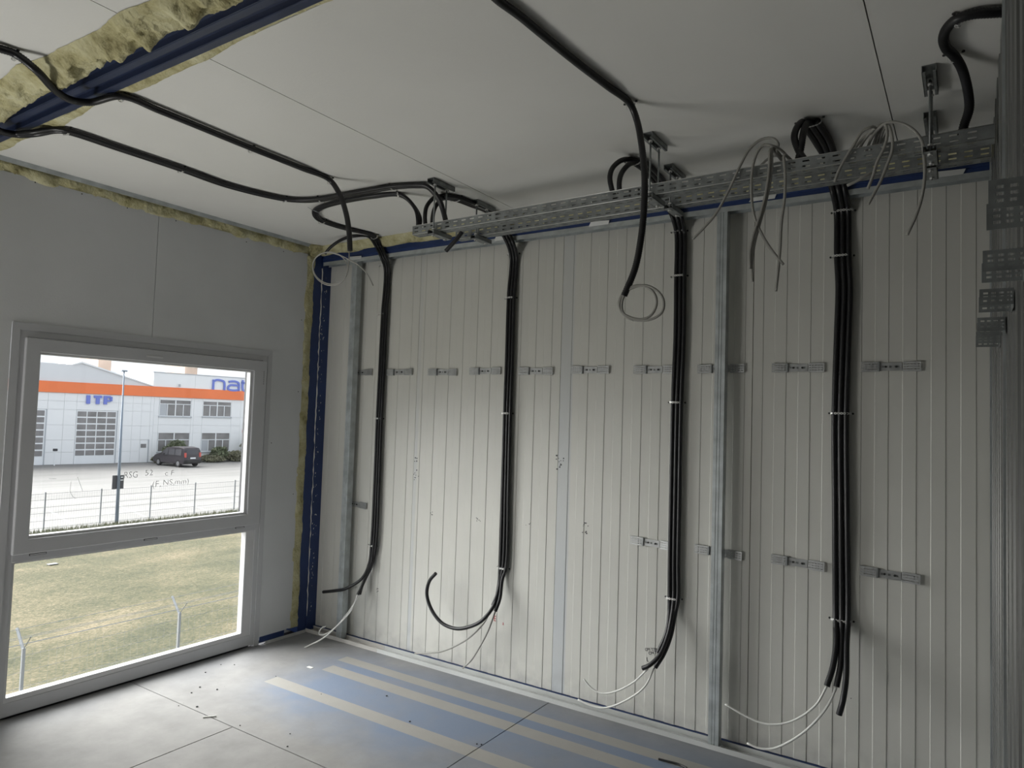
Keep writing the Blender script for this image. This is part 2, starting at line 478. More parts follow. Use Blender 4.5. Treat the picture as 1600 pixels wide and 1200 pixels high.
for i in range(4):
    ribbed(seams[i] + 0.002, seams[i + 1] - 0.002, 0.022, 2.66, 0.065 if i == 2 else 0.045).build('panel', M['panel'], wall_back)
box('panel_core', M['dark_hole'], -0.2, 4.1, 0.021, 0.08, -0.02, 2.8, wall_back)

def text_mesh(name, txt, size, mat_, parent, mtx, extrude=0.0005, offset=0.0, sx=1.0, align='LEFT'):
    cu = bpy.data.curves.new(name, 'FONT'); cu.body = txt; cu.size = size; cu.extrude = extrude; cu.offset = offset
    cu.resolution_u = 3; cu.align_x = align
    to = bpy.data.objects.new(name + '_tmp', cu); COL.objects.link(to)
    dg = bpy.context.evaluated_depsgraph_get()
    me = bpy.data.meshes.new_from_object(to.evaluated_get(dg))
    bpy.data.objects.remove(to)
    me.transform(Matrix.Diagonal((sx, 1, 1, 1)))
    me.materials.clear(); me.materials.append(mat_)
    o = bpy.data.objects.new(name, me); COL.objects.link(o)
    o.parent = parent; o.matrix_local = mtx
    return o
def wall_text(txt, p, size, m_, tilt=0.0, name='handwriting'):
    mt = Matrix.Translation((p[0], -0.0006, p[2])) @ Matrix.Rotation(tilt, 4, 'Y') @ Matrix.Rotation(math.pi / 2, 4, 'X')
    return text_mesh(name, txt, size, m_, wall_back, mt, sx=0.8)
wp = [(2.484,0.080,0.353),(2.505,0.080,0.338),(2.492,0.080,0.303)]
wall_text('CP1 T78', wp[0], 0.022, M['ink'], -0.2)
wall_text('CP4 T78', wp[1], 0.022, M['ink'], -0.3)
wall_text('L', wp[2], 0.03, M['ink'])
wp = [(1.531,0.080,0.331),(1.595,0.080,0.320)]
wall_text('E', wp[0], 0.045, M['red_ink'], name='red_mark'); wall_text('a', wp[1], 0.03, M['red_ink'], name='red_mark')
# drill-hole specks and scuffs left on the sheet
sb = MB()
for (cx, cz) in [(p[0], p[2]) for p in [(1.037,0.080,0.912),(1.398,0.080,0.911),(1.754,0.080,0.926),(2.119,0.080,0.918),(0.578,0.080,0.357),(3.433,0.080,0.358),(2.121,0.080,0.960)]]:
    for k in range(5):
        a = random.uniform(-.02, .02); c = random.uniform(-.012, .012); r = random.uniform(.0012, .0026)
        sb.box(cx + a - r, cx + a + r, -0.0012, 0.003, cz + c - r, cz + c + r)
for (cx, cz) in [(p[0], p[2]) for p in [(0.881,0.080,1.251),(0.880,0.080,1.160),(0.892,0.080,1.132),(1.941,0.080,1.314),(1.953,0.080,1.300),(1.938,0.080,1.263)]]:
    for k in range(4):
        a = random.uniform(-.02, .02); c = random.uniform(-.02, .02); r = random.uniform(.002, .004)
        sb.box(cx + a - r, cx + a + r, -0.0010, 0.003, cz + c - r, cz + c + r)
sb.build('drill_specks', M['ink'], wall_back)['kind'] = 'stuff'

# ---- left wall boards around the window
wall_left = tag(empty('wall_left'), kind=S)
WY0, WY1, WZ = -1.905, -0.395, 1.924       # opening of the visible window
mb = MB().box(-0.0125, 0, -1.2115, -0.135, WZ, 2.636).box(-0.0125, 0, WY1, -0.135, 0.05, WZ)
mb.build('board', M['board'], wall_left)
box('board', M['board'], -0.0125, 0, -2.10, -1.2145, WZ, 2.642, wall_left)
box('board', M['board'], -0.0125, 0, -2.10, WY0, 0.0, WZ, wall_left)
box('board', M['board'], -0.0125, 0, -2.66, -2.24, 0, 2.7, wall_left)
box('board', M['board'], -0.0125, 0, -4.14, -2.66, 0.78, 2.7, wall_left)  # board above the invented low opening that holds the fill lamp
box('board', M['board'], -0.0125, 0, -5.40, -4.14, 0, 2.7, wall_left)
box('board', M['board'], -0.0125, 0, -6.60, -5.403, 0, 2.7, wall_left)
box('board', M['board'], -0.15, -0.13, -6.7, WY0, 1.93, 2.85, wall_left)
box('board', M['board'], -0.15, -0.13, WY0, 0.2, 1.93, 2.85, wall_left)
box('board', M['board'], -0.15, -0.13, WY1, 0.2, -0.1, 1.93, wall_left)
box('board', M['board'], -0.15, -0.13, -2.66, WY0, -0.1, 1.93, wall_left)
box('board', M['board'], -0.15, -0.13, -4.14, -2.66, 0.78, 1.93, wall_left)
box('board', M['board'], -0.15, -0.13, -6.7, -4.14, -0.1, 1.93, wall_left)
box('reveal', M['board'], -0.13, -0.013, -4.14, -2.66, -0.02, 0.0, wall_left)  # lower and upper edge of the opening added for the fill lamp
box('reveal', M['board'], -0.13, -0.013, -4.14, -2.66, 0.78, 0.80, wall_left)
screws = MB()
for p in [(0.000,-1.629,2.631),(0.000,-1.111,2.622),(0.000,-0.634,2.607),(0.000,-0.344,2.609),(0.000,-0.166,2.166),(0.000,-0.165,1.667),(0.000,-0.167,0.962),(0.000,-0.367,1.315),(0.000,-1.847,2.626),(0.000,-1.393,2.621)]:
    r = 0.0035
    screws.tube([(0.0, p[1], p[2]), (0.0012, p[1], p[2])], r, 6)
screws.build('screw_heads', M['dark_hole'], wall_left)['kind'] = 'stuff'
box('blue_sill_plate', M['blue'], 0.0, 0.002, -0.387, -0.190, 0.012, 0.047, wall_left)

# ---- right wall : ribbed panels seen at a grazing angle, and rear wall
wall_right = tag(empty('wall_right', (3.957, 0, 0)), kind=S)
def ribbed_right(y0, y1):
    prof = [(y0, 0.0)]
    y = y0 + 0.05; up = False; d = 0.022
    while y < y1 - 0.06:
        prof += ([(y, 0.0), (y + 0.012, d)] if not up else [(y, d), (y + 0.012, 0.0)])
        up = not up; y += 0.085
    prof.append((y1, d if up else 0.0))
    n = len(prof); b = MB()
    b.add([(q, p, 0.02) for p, q in prof] + [(q, p, 2.69) for p, q in prof], [(i, i + 1, n + i + 1, n + i) for i in range(n - 1)])
    return b
ys = [0.07, -1.0, -2.07, -3.14, -4.21, -5.28, -6.5]
for a, b_ in zip(ys[1:], ys[:-1]):
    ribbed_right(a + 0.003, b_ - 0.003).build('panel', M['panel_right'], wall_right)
box('panel_core', M['dark_hole'], 0.02, 0.1, -6.6, 0.2, 0, 2.8, wall_right)
for yy in (-0.02, -1.25, -2.30):
    MB().box(-0.006, 0.0, yy - 0.014, yy, 0.02, 2.69).build('joint_strip', M['galv_pale'] if 'galv_pale' in M else M['galv'], wall_right)
wall_front = tag(box('wall_front', M['board'], -0.15, 4.1, -6.62, -6.52, -0.05, 2.85), kind=S)

# ---- window_1
window_1 = tag(empty('window_1', (0, 0, 0)), kind=S)
def frame4(name, m_, y0, y1, z0, z1, w, x0, x1, parent, bevel=0.002, sides='blrt'):
    """mitred rectangular frame of four bars joined in one mesh, outer rectangle given"""
    b = MB()
    wl_, wr, wb_, wt = w
    yo = (y0, y1); zo = (z0, z1)
    outer = [(y0, z0), (y1, z0), (y1, z1), (y0, z1)]
    inner = [(y0 + wl_, z0 + wb_), (y1 - wr, z0 + wb_), (y1 - wr, z1 - wt), (y0 + wl_, z1 - wt)]
    vs = [(x, y, z) for x in (x0, x1) for (y, z) in outer + inner]
    fs = []
    for i in range(4):
        j = (i + 1) % 4
        fs += [(8 + i, 8 + j, 12 + j, 12 + i), (i, 4 + i, 4 + j, j), (i, j, 8 + j, 8 + i), (4 + i, 12 + i, 12 + j, 4 + j)]
    b.add(vs, fs)
    return b.build(name, m_, parent, bevel=bevel)
# casing strips covering the board edge: top, left, right
def casing(poly):
    MB().prism(poly, lambda p, q, t: (t, p, q), 0.0, 0.006).build('casing', M['pvc'], window_1, bevel=0.001)
cw = 0.036
casing([(WY0, WZ), (WY0 + cw, WZ - cw), (WY1 - cw, WZ - cw), (WY1, WZ)])
casing([(WY0, 0.0), (WY0 + cw, 0.0), (WY0 + cw, WZ - cw), (WY0, WZ)])
casing([(WY1 - cw, 0.0), (WY1, 0.0), (WY1, WZ), (WY1 - cw, WZ - cw)])
# fixed outer frame: full height, transom at mid height
fy0, fy1 = WY0 + cw - 0.004, WY1 - cw + 0.004
frame4('outer_frame', M['pvc'], fy0, fy1, 0.014, WZ - cw + 0.004, (0.036, 0.036, 0.066, 0.036), -0.07, 0.002, window_1)
box('transom', M['pvc'], -0.066, 0.004, fy0 + 0.03, fy1 - 0.03, 0.752, 0.800, window_1, bevel=0.003)
# opening sash, tilted in front of the frame
sash = frame4('sash', M['pvc'], -1.847, -0.443, 0.790, 1.852, (0.066, 0.098, 0.072, 0.068), -0.05, 0.022, window_1, bevel=0.005)
box('sill', M['gasket'], -0.16, -0.058, fy0, fy1, -0.06, 0.016, window_1)  # dark block added to stop daylight leaking in under the frame
# glazing beads (white, catch the light)
frame4('glazing_bead', M['pvc_white'], -1.785, -0.538, 0.858, 1.788, (0.010, 0.022, 0.018, 0.014), -0.03, 0.010, window_1, bevel=0.003)
frame4('glazing_bead', M['pvc_white'], -1.838, -0.436, 0.070, 0.757, (0.012, 0.090, 0.034, 0.012), -0.05, -0.002, window_1, bevel=0.003)
box('gasket', M['gasket'], -0.045, -0.040, -1.78, -1.772, 0.87, 1.78, window_1)
box('gasket', M['gasket'], -0.045, -0.028, -0.5605, -0.557, 0.87, 1.78, window_1)
p1 = box('pane', M['glass'], -0.036, -0.032, -1.780, -0.555, 0.868, 1.780, window_1)
p2 = box('pane', M['glass'], -0.050, -0.046, -1.830, -0.520, 0.095, 0.750, window_1)
tag(p1, 'clear upper pane with faint marker scribble'); tag(p2, 'clear lower fixed pane')
for ya, yb in ((-1.768, -1.690), (-1.196, -1.118), (-0.612, -0.545)):
    box('drain_cap', M['gasket'], 0.0035, 0.0065, ya, yb, 0.776, 0.786, window_1, bevel=0.001)
    box('drain_cap_face', M['pvc'], 0.0036, 0.0075, ya + 0.004, yb - 0.004, 0.778, 0.784, window_1)
box('latch_cover', M['pvc_white'], 0.022, 0.026, -1.25, -1.155, 1.808, 1.820, window_1, bevel=0.002)
lt = MB()
for k in range(7): lt.box(0.0225, 0.0235, -0.470, -0.466, 1.70 + k * 0.013, 1.706 + k * 0.013)
lt.build('profile_stamp', M['gasket'], window_1)['kind'] = 'stuff'
def glass_text(txt, p, size, sx=1.0):
    mt = Matrix.Translation((-0.0305, p[1], p[2])) @ Matrix.Rotation(math.pi / 2, 4, 'Z') @ Matrix.Rotation(math.pi / 2, 4, 'X')
    text_mesh('scribble', txt, size, M['smear'], window_1, mt, extrude=0.0002, offset=-0.0006 * size / 0.05, sx=sx)
gp = [(-0.030,-1.311,1.131),(-0.030,-1.193,1.139),(-0.030,-1.076,1.133),(-0.030,-1.148,1.071),(-0.030,-1.084,1.078)]
glass_text('RSG', gp[0], 0.05, 0.9); glass_text('52', gp[1], 0.045, 1.1); glass_text('c F', gp[2], 0.042, 1.2)
glass_text('(F,', gp[3], 0.05, 1.1); glass_text('NS,mm)', gp[4], 0.045, 1.1)
sc_ = MB()
def stroke(pts, r=0.0009):
    sc_.tube(smooth_path(pts, 0.006), r, 5)
stroke([(-0.031,-1.550,1.151),(-0.031,-1.535,1.113),(-0.031,-1.520,1.075)])
stroke([(-0.031,-1.580,1.129),(-0.031,-1.580,1.076),(-0.031,-1.566,1.049),(-0.031,-1.550,1.037)])
stroke([(-0.031,-1.687,1.149),(-0.031,-1.651,1.147)])
sc_.build('scribble', M['smear'], window_1)

# ================================================================== FRAME STEEL AND INSULATION
def trim(name, mb_, m_, label=None, **k):
    o = mb_.build(name, m_, None, **k); return tag(o, label, kind=S)
# beam across the ceiling where two modules meet
tb = tag(empty('trim_1', (0, 0, 2.70)), 'blue steel twin beam crossing the ceiling', kind=S)
box('flange', M['blue_beam'], -0.1, 4.05, -2.222, -2.178, 0.018, 0.030, tb)
box('flange', M['blue_beam'], -0.1, 4.05, -2.178, -2.150, -0.006, 0.002, tb, bevel=0.002)
box('flange', M['blue_beam'], -0.1, 4.05, -2.124, -2.096, -0.012, -0.002, tb, bevel=0.002)
box('web', M['blue_beam'], -0.1, 4.05, -2.150, -2.124, 0.010, 0.02, tb)
box('web', M['blue_beam'], -0.1, 4.05, -2.181, -2.178, -0.004, 0.03, tb)
box('web', M['blue_beam'], -0.1, 4.05, -2.153, -2.150, -0.004, 0.03, tb)
box('web', M['blue_beam'], -0.1, 4.05, -2.126, -2.123, -0.010, 0.03, tb)
tc_ = tag(empty('trim_2', (0, 0, 0)), 'blue steel corner post', kind=S)
box('post_face', M['blue'], -0.12, -0.001, -0.076, -0.004, 0.0, 2.66, tc_, bevel=0.003)
box('post_face', M['blue'], -0.12, 0.0035, 0.0, 0.083, 0.0, 2.66, tc_, bevel=0.003)
sl = MB()
z = 0.12
rs = random.Random(5)
path = [(0.0015, -0.001 + rs.uniform(-.003, .003), 0.1 + k * 0.03) for k in range(83)]
sl.tube(path, [rs.choice([.0012, .002, .0035, .0045]) for _ in path], 5)
for k in range(80):
    zz = rs.uniform(0.1, 2.5); yy = rs.uniform(0.004, 0.045); r = rs.uniform(.001, .0032)
    sl.add([(0.0045, yy - r, zz - r * 2), (0.0045, yy + r, zz - r), (0.006, yy + r * .6, zz + r * 2.2), (0.0045, yy - r * .7, zz + r)], [(0, 1, 2, 3)])
o = sl.build('sealant', M['foam'], tc_); o['kind'] = 'stuff'; o['label'] = 'crumbly white sealant bead'
tt = tag(empty('trim_3', (0, 0, 2.6)), 'blue steel beam along the top of the ribbed wall', kind=S)
box('beam_face', M['blue'], -0.05, 4.0, 0.0, 0.078, 0.002, 0.062, tt, bevel=0.003)
box('beam_lip', M['blue'], -0.05, 4.0, -0.006, 0.0, 0.022, 0.030, tt, bevel=0.001)
o = tag(box('trim_4', M['blue'], 0.0, 4.0, 0.052, 0.083, 0.0, 0.020), 'blue steel strip at the foot of the ribbed wall', kind=S)

def wool_strip(name, label, A, B, bulge, amp, n=160, m=12, seed=0, edge=0.02):
    """lumpy strip between polylines A and B, bulging along vector `bulge`"""
    A = smooth_path(A, 0.01); B = smooth_path(B, 0.01)
    ia = np.linspace(0, len(A) - 1, n); ib = np.linspace(0, len(B) - 1, n)
    pa = np.stack([np.interp(ia, np.arange(len(A)), A[:, c]) for c in range(3)], 1)
    pb = np.stack([np.interp(ib, np.arange(len(B)), B[:, c]) for c in range(3)], 1)
    bl = np.array(bulge, float)
    b = MB(); vs = []
    for i in range(n):
        for j in range(m + 1):
            t = j / m
            p = pa[i] * (1 - t) + pb[i] * t
            q = Vector((p[0] * 9 + seed, p[1] * 9, p[2] * 9))
            nv = mnoise.fractal(q, 0.9, 2.2, 4)
            q2 = Vector((p[0] * 5 + seed * 3, p[1] * 5 + 7, p[2] * 5))
            e = mnoise.noise(q2) * edge
            w = (pb[i] - pa[i]); w = w / (np.linalg.norm(w) + 1e-9)
            prof = math.sin(math.pi * t) ** 0.6
            vs.append(p + bl * prof * max(0.18, 0.55 + 1.1 * nv) * amp / 0.02 + w * e * (0.3 + abs(2 * t - 1)) + w * mnoise.noise(q * 4) * 0.003)
    fs = [(i * (m + 1) + j, (i + 1) * (m + 1) + j, (i + 1) * (m + 1) + j + 1, i * (m + 1) + j + 1) for i in range(n - 1) for j in range(m)]
    b.add(vs, fs)
    o = b.build(name, M['wool'], None, smooth=True)
    return tag(o, label, 'insulation')
wool_strip('mineral_wool', 'yellow mineral wool strip between grey window wall and ceiling edge',
           [(0.012, -2.09, 2.712), (0.012, -0.02, 2.712)], [(-0.012, -2.09, 2.622), (-0.012, -0.10, 2.622)], (0.020, 0, -0.012), 0.022, 260, 10, 1, 0.008)
wool_strip('mineral_wool', 'yellow mineral wool strip filling the vertical gap beside blue corner post',
           [(-0.006, -0.150, 0.045), (-0.006, -0.150, 2.62)], [(-0.006, -0.066, 0.045), (-0.006, -0.066, 2.64)], (0.016, 0, 0), 0.022, 260, 10, 2, 0.012)
wool_strip('mineral_wool', 'yellow mineral wool strip between ceiling and the blue beam over the ribbed wall',
           [(-0.02, -0.080, 2.702), (4.0, -0.080, 2.702)], [(-0.02, -0.004, 2.652), (4.0, -0.004, 2.652)], (0, -0.012, -0.014), 0.022, 420, 12, 3, 0.016)
wool_strip('mineral_wool', 'wide yellow mineral wool strip hanging along far side of ceiling beam',
           [(-0.02, -2.205, 2.702), (1.0, -2.212, 2.702), (2.0, -2.212, 2.702), (4.0, -2.212, 2.702)], [(-0.02, -2.36, 2.698), (1.0, -2.365, 2.698), (1.5, -2.35, 2.698), (4.0, -2.36, 2.698)], (0, 0.012, -0.040), 0.024, 420, 16, 4, 0.022)
wool_strip('mineral_wool', 'thin ragged yellow mineral wool strip along the near side of ceiling beam',
           [(-0.02, -2.100, 2.700), (4.0, -2.100, 2.700)], [(-0.02, -2.045, 2.6985), (0.6, -2.035, 2.6985), (0.9, -2.065, 2.6985), (1.4, -2.05, 2.6985), (1.7, -2.045, 2.6985), (2.1, -2.075, 2.6985), (4.0, -2.06, 2.6985)], (0, 0, -0.008), 0.022, 420, 8, 5, 0.02)
o = wool_strip('mineral_wool', 'tuft of yellow mineral wool in the ceiling corner above blue post',
           [(0.03, -0.16, 2.700), (0.10, -0.05, 2.700)], [(-0.008, -0.10, 2.60), (-0.005, -0.012, 2.655)], (0.022, -0.022, -0.01), 0.022, 40, 14, 6, 0.02)

# ---- profiles
def extr_x(poly, x0, x1): return MB().prism(poly, lambda p, q, t: (t, p, q), x0, x1)
def u_track(L_, w, h, t):
    """U profile, open upward, along x"""
    return [(0, 0), (w, 0), (w, h), (w - t, h), (w - t, t), (t, t), (t, h), (0, h)]
# ceiling angle along the window wall
o = MB().box(0.040, 0.0445, -2.075, -0.055, 2.676, 2.699).box(0.0, 0.045, -2.075, -0.055, 2.6975, 2.6995).build('edge_profile', M['galv'], None)
tag(o, 'thin galvanised steel edge profile on ceiling above window wall', 'metal profile')
# floor tracks
def track(x0, x1, label, yfront=-0.022, m_='galv'):
    b = extr_x([(yfront, 0), (0.050, 0), (0.050, 0.026), (0.0485, 0.026), (0.0485, 0.0025), (yfront + 0.0015, 0.0025), (yfront + 0.0015, 0.024), (yfront, 0.024)], x0, x1)
    return tag(b.build('floor_track', M[m_], None), label, 'metal track')
M['galv_pale'] = mat('galvanised_steel_dusty', (0.60, 0.61, 0.60), 0.6, 0.25, var=0.2, vscale=5, stretch=(0.4, 2, 1))
track(0.70, 3.93, 'long galvanised floor track under ribbed wall from third strip onward', m_='galv_pale')
M['track_dusty'] = mat('track_dusty', (0.58, 0.56, 0.53), 0.7, 0.1, var=0.15, vscale=6)
track(0.02, 0.698, 'short dusty floor track in the corner by the window wall', m_='track_dusty')
b = MB().prism([(0.012, 0.0), (0.030, 0.0), (0.030, 0.02), (0.028, 0.02), (0.028, 0.002), (0.014, 0.002), (0.014, 0.006), (0.012, 0.006)], lambda p, q, t: (p, t, q), -0.36, -0.03)
tag(b.build('edge_profile', M['galv_pale'], None), 'short metal strip on floor along window wall beside the corner', 'metal profile')
# ceiling track under the blue beam: two lengths with bent flange pieces
def ctrack(x0, x1, label):
    zt = 2.602
    b = extr_x([(-0.004, zt), (-0.004, zt - 0.026), (-0.0025, zt - 0.026), (-0.0025, zt - 0.002), (0.047, zt - 0.002), (0.047, zt - 0.026), (0.0485, zt - 0.026), (0.0485, zt)][::-1], x0, x1)
    return tag(b.build('ceiling_track', M['galv'], None), label, 'metal track')
ctrack(0.012, 2.30, 'left galvanised track under blue beam over ribbed wall')
ctrack(2.302, 3.96, 'right galvanised track under blue beam ending at right wall')
# studs
def stud(x, label, open_left=True):
    r = empty('metal_stud', (x, 0, 0.004))
    tag(r, label, 'metal stud')
    w, d, t = 0.050, 0.048, 0.0012
    s = 1 if open_left else -1
    def fx(p): return p * s
    # web at the far side, flanges front and back, lips, shallow grooves in the front flange
    H = 2.594
    poly = [(0, 0), (0.016, 0), (0.018, 0.002), (0.020, 0.0), (0.030, 0.0), (0.032, 0.002), (0.034, 0.0), (w, 0), (w, d), (0, d), (0, d - 0.008), (t, d - 0.008), (t, d - t), (w - t, d - t), (w - t, t), (0.034, t), (0.032, 0.003), (0.030, t), (0.020, t), (0.018, 0.003), (0.016, t), (t, t), (t, 0.008), (0, 0.008)]
    b = MB().prism([(fx(p), q) for p, q in poly], lambda p, q, tt_: (p, q, tt_), 0, H)
    b.build('profile', M['galv'], r)
    for zz in (0.012, H - 0.012):
        MB().tube([(fx(0.025), 0.0, zz), (fx(0.025), -0.003, zz)], 0.003, 6).build('screw', M['bright'], r)
    return r
stud(0.300, 'galvanised vertical stud nearest to the blue corner post')
stud(2.842, 'galvanised vertical stud standing between the third and fourth conduit bundles')

# ---- perforated direct hangers on the back wall
def perf_sheet(b, o, U, V, Lu, Lv, rows, pitch, slot, u0=None, vmargin=None):
    """flat sheet with real slots; rows = [(v_centre, slot_height)]"""
    o, U, V = Vector(o), Vector(U), Vector(V)
    def P(u, v): return o + U * u + V * v
    def quad(ua, ub, va, vb):
        if ub - ua < 1e-6 or vb - va < 1e-6: return
        b.add([P(ua, va), P(ub, va), P(ub, vb), P(ua, vb)], [(0, 1, 2, 3)])
    v = 0
    for vc, h in rows:
        quad(0, Lu, v, vc - h / 2)
        u = (pitch - slot) / 2 if u0 is None else u0
        last = 0
        while u + slot < Lu:
            quad(last, u, vc - h / 2, vc + h / 2)
            last = u + slot; u += pitch
        quad(last, Lu, vc - h / 2, vc + h / 2)
        v = vc + h / 2
    quad(0, Lu, v, Lv)
def hanger_mesh_parts():
    L_, h = 0.236, 0.042
    plate = MB(); perf_sheet(plate, (-0.045, -0.003, -h / 2 + 0.003), (1, 0, 0), (0, 0, 1), 0.086, h - 0.006, [(0.018, 0.009)], 0.0285, 0.010)
    ridge = MB().box(-0.052, -0.045, -0.012, 0.0, -h / 2, h / 2)
    wings = []
    for s in (-1, 1):
        w = MB()
        x0 = -0.118 if s < 0 else 0.044
        # wing stands slightly off the wall, tilted outward at its end
        o = Vector((x0, -0.010 if s < 0 else -0.004, -h / 2)); U = Vector((0.070, -0.0 if s < 0 else -0.006, 0)); 
        Ln = U.length; U.normalize()
        perf_sheet(w, o, U, (0, 0, 1), Ln, h, [(0.010, 0.004), (0.021, 0.003), (0.032, 0.004)], 0.0135, 0.008)
        # folded rims top and bottom
        for zz in (-h / 2, h / 2 - 0.0015):
            a = o + Vector((0, 0, zz + h / 2)); bb = a + U * Ln
            w.add([a, bb, bb + Vector((0, 0.008, 0)), a + Vector((0, 0.008, 0)), a + Vector((0, 0, .0015)), bb + Vector((0, 0, .0015)), bb + Vector((0, 0.008, .0015)), a + Vector((0, 0.008, .0015))],
                  [(0, 1, 5, 4), (4, 5, 6, 7), (3, 2, 1, 0), (2, 3, 7, 6)])
        wings.append(w)
    sc = [MB().tube([(x, -0.003, 0), (x, -0.007, 0)], 0.0048, 8) for x in (-0.021, 0.018)]
    back = MB().box(-0.045, 0.041, -0.0005, 0.0, -h / 2 + 0.004, h / 2 - 0.004)
    return plate, ridge, wings, sc, back
plate, ridge, wings, scm, backm = hanger_mesh_parts()
hang0 = empty('direct_hanger')
plate.build('plate', M['hanger'], hang0, solid=0.001)
ridge.build('ridge', M['galv_dark'], hang0)
wings[0].build('wing', M['hanger'], hang0, solid=0.001); wings[1].build('wing', M['hanger'], hang0, solid=0.001)
for q_ in scm: q_.build('screw', M['dark_hole'], hang0)
backm.build('shadow_slot', M['galv_dark'], hang0)
row1 = [(0.349, 'behind the stud nearest the blue post'), (0.712, 'just right of the first conduit bundle'), (1.082, 'second from the first conduit bundle'), (1.414, 'just left of the second conduit bundle'),
        (1.776, 'just right of the second conduit bundle'), (2.128, 'just right of the blue-tinted panel seam'), (2.505, 'partly behind the third conduit bundle'), (2.852, 'behind the long middle stud'),
        (3.213, 'just left of the fourth conduit bundle'), (3.597, 'just right of the fourth conduit bundle')]
row2 = [(0.349, 'behind the stud nearest the blue post'), (2.510, 'partly behind the third conduit bundle'), (2.855, 'behind the long middle stud'), (3.222, 'just left of the fourth conduit bundle'), (3.597, 'just right of the fourth conduit bundle')]
first = True
for zr, row, nm, sl_ in ((1.812, row1, 'upper row', 0.0), (0.908, row2, 'lower row', -0.02)):
    for x, d in row:
        h_ = hang0 if first else copy_tree(hang0)
        first = False
        h_.location = (x, 0.078, zr + rs.uniform(-.003, .003)); h_.rotation_euler = (0, rs.uniform(-.012, .012) + (0.03 if zr < 1 else 0), 0)
        tag(h_, 'perforated zinc hanger of %s, %s' % (nm, d), 'wall bracket', 'perforated hangers on the ribbed wall')

# hangers on the right wall with their wings bent outward
first_r = None
for k, (yy, d) in enumerate(((-2.36, 'largest and nearest the camera'), (-1.985, 'second from the camera'), (-1.60, 'third from the camera'), (-1.23, 'fourth from the camera'), (-0.90, 'farthest from the camera'))):
    if first_r is None:
        r = empty('bent_hanger')
        p_ = MB(); perf_sheet(p_, (0, -0.05, -0.021), (0, 1, 0), (0, 0, 1), 0.10, 0.042, [(0.021, 0.008)], 0.03, 0.01); p_.build('plate', M['galv_dark'], r, solid=0.001)
        for s in (-1, 1):
            w = MB(); perf_sheet(w, (0, s * 0.05, -0.017), (-1, 0, 0), (0, 0, 1), 0.058, 0.034, [(0.009, 0.004), (0.017, 0.004), (0.025, 0.004)], 0.0135, 0.008)
            w.build('wing', M['galv_dark'], r, solid=0.001)
        first_r = r
    else:
        r = copy_tree(first_r)
    r.location = (3.956, yy, 1.81 + (0.0, 0.0, 0.004, -0.004, 0.0)[k])
    tag(r, 'bent perforated hanger sticking out of right wall, %s' % d, 'wall bracket', 'bent hangers on the right wall')

# ================================================================== CABLE TRAYS
def cable_tray(name, label, x0, x1, y0, y1, z0, z1, tilt):
    r = empty(name, (x0, y0, z0)); r.rotation_euler = (0, -tilt, 0)
    tag(r, label, 'cable tray')
    L_ = x1 - x0; W = y1 - y0; H = z1 - z0
    b = MB(); perf_sheet(b, (0, 0, 0), (1, 0, 0), (0, 0, 1), L_, H, [(0.013, 0.006), (0.032, 0.006)], 0.05, 0.026)
    b.box(0, L_, -0.0, 0.008, H - 0.0015, H)
    b.build('side_rail', M['galv_dark'], r, solid=0.0012)
    b = MB(); perf_sheet(b, (0, W, 0), (1, 0, 0), (0, 0, 1), L_, H, [(0.013, 0.006), (0.032, 0.006)], 0.05, 0.026)
    b.box(0, L_, W - 0.008, W, H - 0.0015, H)
    b.build('side_rail', M['galv_dark'], r, solid=0.0012)
    b = MB(); perf_sheet(b, (0, 0, 0), (1, 0, 0), (0, 1, 0), L_, W, [(0.014, 0.006), (W - 0.016, 0.006)], 0.05, 0.026)
    b.build('tray_base', M['galv_dark'], r, solid=0.0012)
    b = MB()
    for zz in (0.0, H):
        b.tube([(0, -0.001, zz), (L_, -0.001, zz)], 0.0013, 6)
    b.build('rolled_edge', M['bright'], r, smooth=True)
    for xx in (1.19, 1.23):
        for zz in (0.013, 0.032): MB().tube([(xx, 0.001, zz), (xx, -0.004, zz)], 0.005, 6).build('joint_bolt', M['dark_hole'], r)
    return r
cable_tray('cable_tray', 'front perforated steel cable tray with conduits rising from its left end', 1.515, 3.95, -0.745, -0.690, 2.446, 2.491, 0.009)
cable_tray('cable_tray', 'rear perforated steel cable tray hanging slightly higher against the blue beam', 1.505, 3.95, -0.380, -0.325, 2.510, 2.555, 0.009)

# hangers of the trays
def tray_hanger(label, x, ya, yb, rods, zbar, grp):
    r = empty('tray_hanger', (x, 0, 0)); tag(r, label, 'tray hanger', grp)
    # strut channel on the ceiling, open downward
    def chan(z0_, z1_, a, c, up):
        w = 0.041; t = 0.002; b = MB()
        b.box(-w / 2, w / 2, a, c, z1_ - t if not up else z0_, z1_ if not up else z0_ + t)
        b.box(-w / 2, -w / 2 + t, a, c, z0_, z1_).box(w / 2 - t, w / 2, a, c, z0_, z1_)
        zl = z0_ if not up else z1_ - t
        b.box(-w / 2, -w / 2 + 0.010, a, c, zl, zl + t).box(w / 2 - 0.010, w / 2, a, c, zl, zl + t)
        return b
    chan(2.676, 2.699, ya, yb, False).build('ceiling_channel', M['galv_dark'], r)
    chan(zbar - 0.021, zbar, rods[0] - 0.02, rods[1] + 0.03, True).build('crossbar', M['galv_dark'], r)
    for y in rods:
        rd = MB().tube([(0, y, 2.690), (0, y, zbar - 0.03)], 0.0042, 8).build('rod', M['galv_dark'], r, smooth=True)
        for zz in (2.672, zbar + 0.004, zbar - 0.028): MB().tube([(0, y, zz), (0, y, zz + 0.006)], 0.0085, 6).build('nut', M['bright'], rd)
    return r
G1 = 'hangers of the front cable tray'; G2 = 'hangers of the rear cable tray'
tray_hanger('threaded-rod hanger at left end of the front cable tray', 1.668, -0.800, -0.630, (-0.764, -0.672), 2.446, G1)
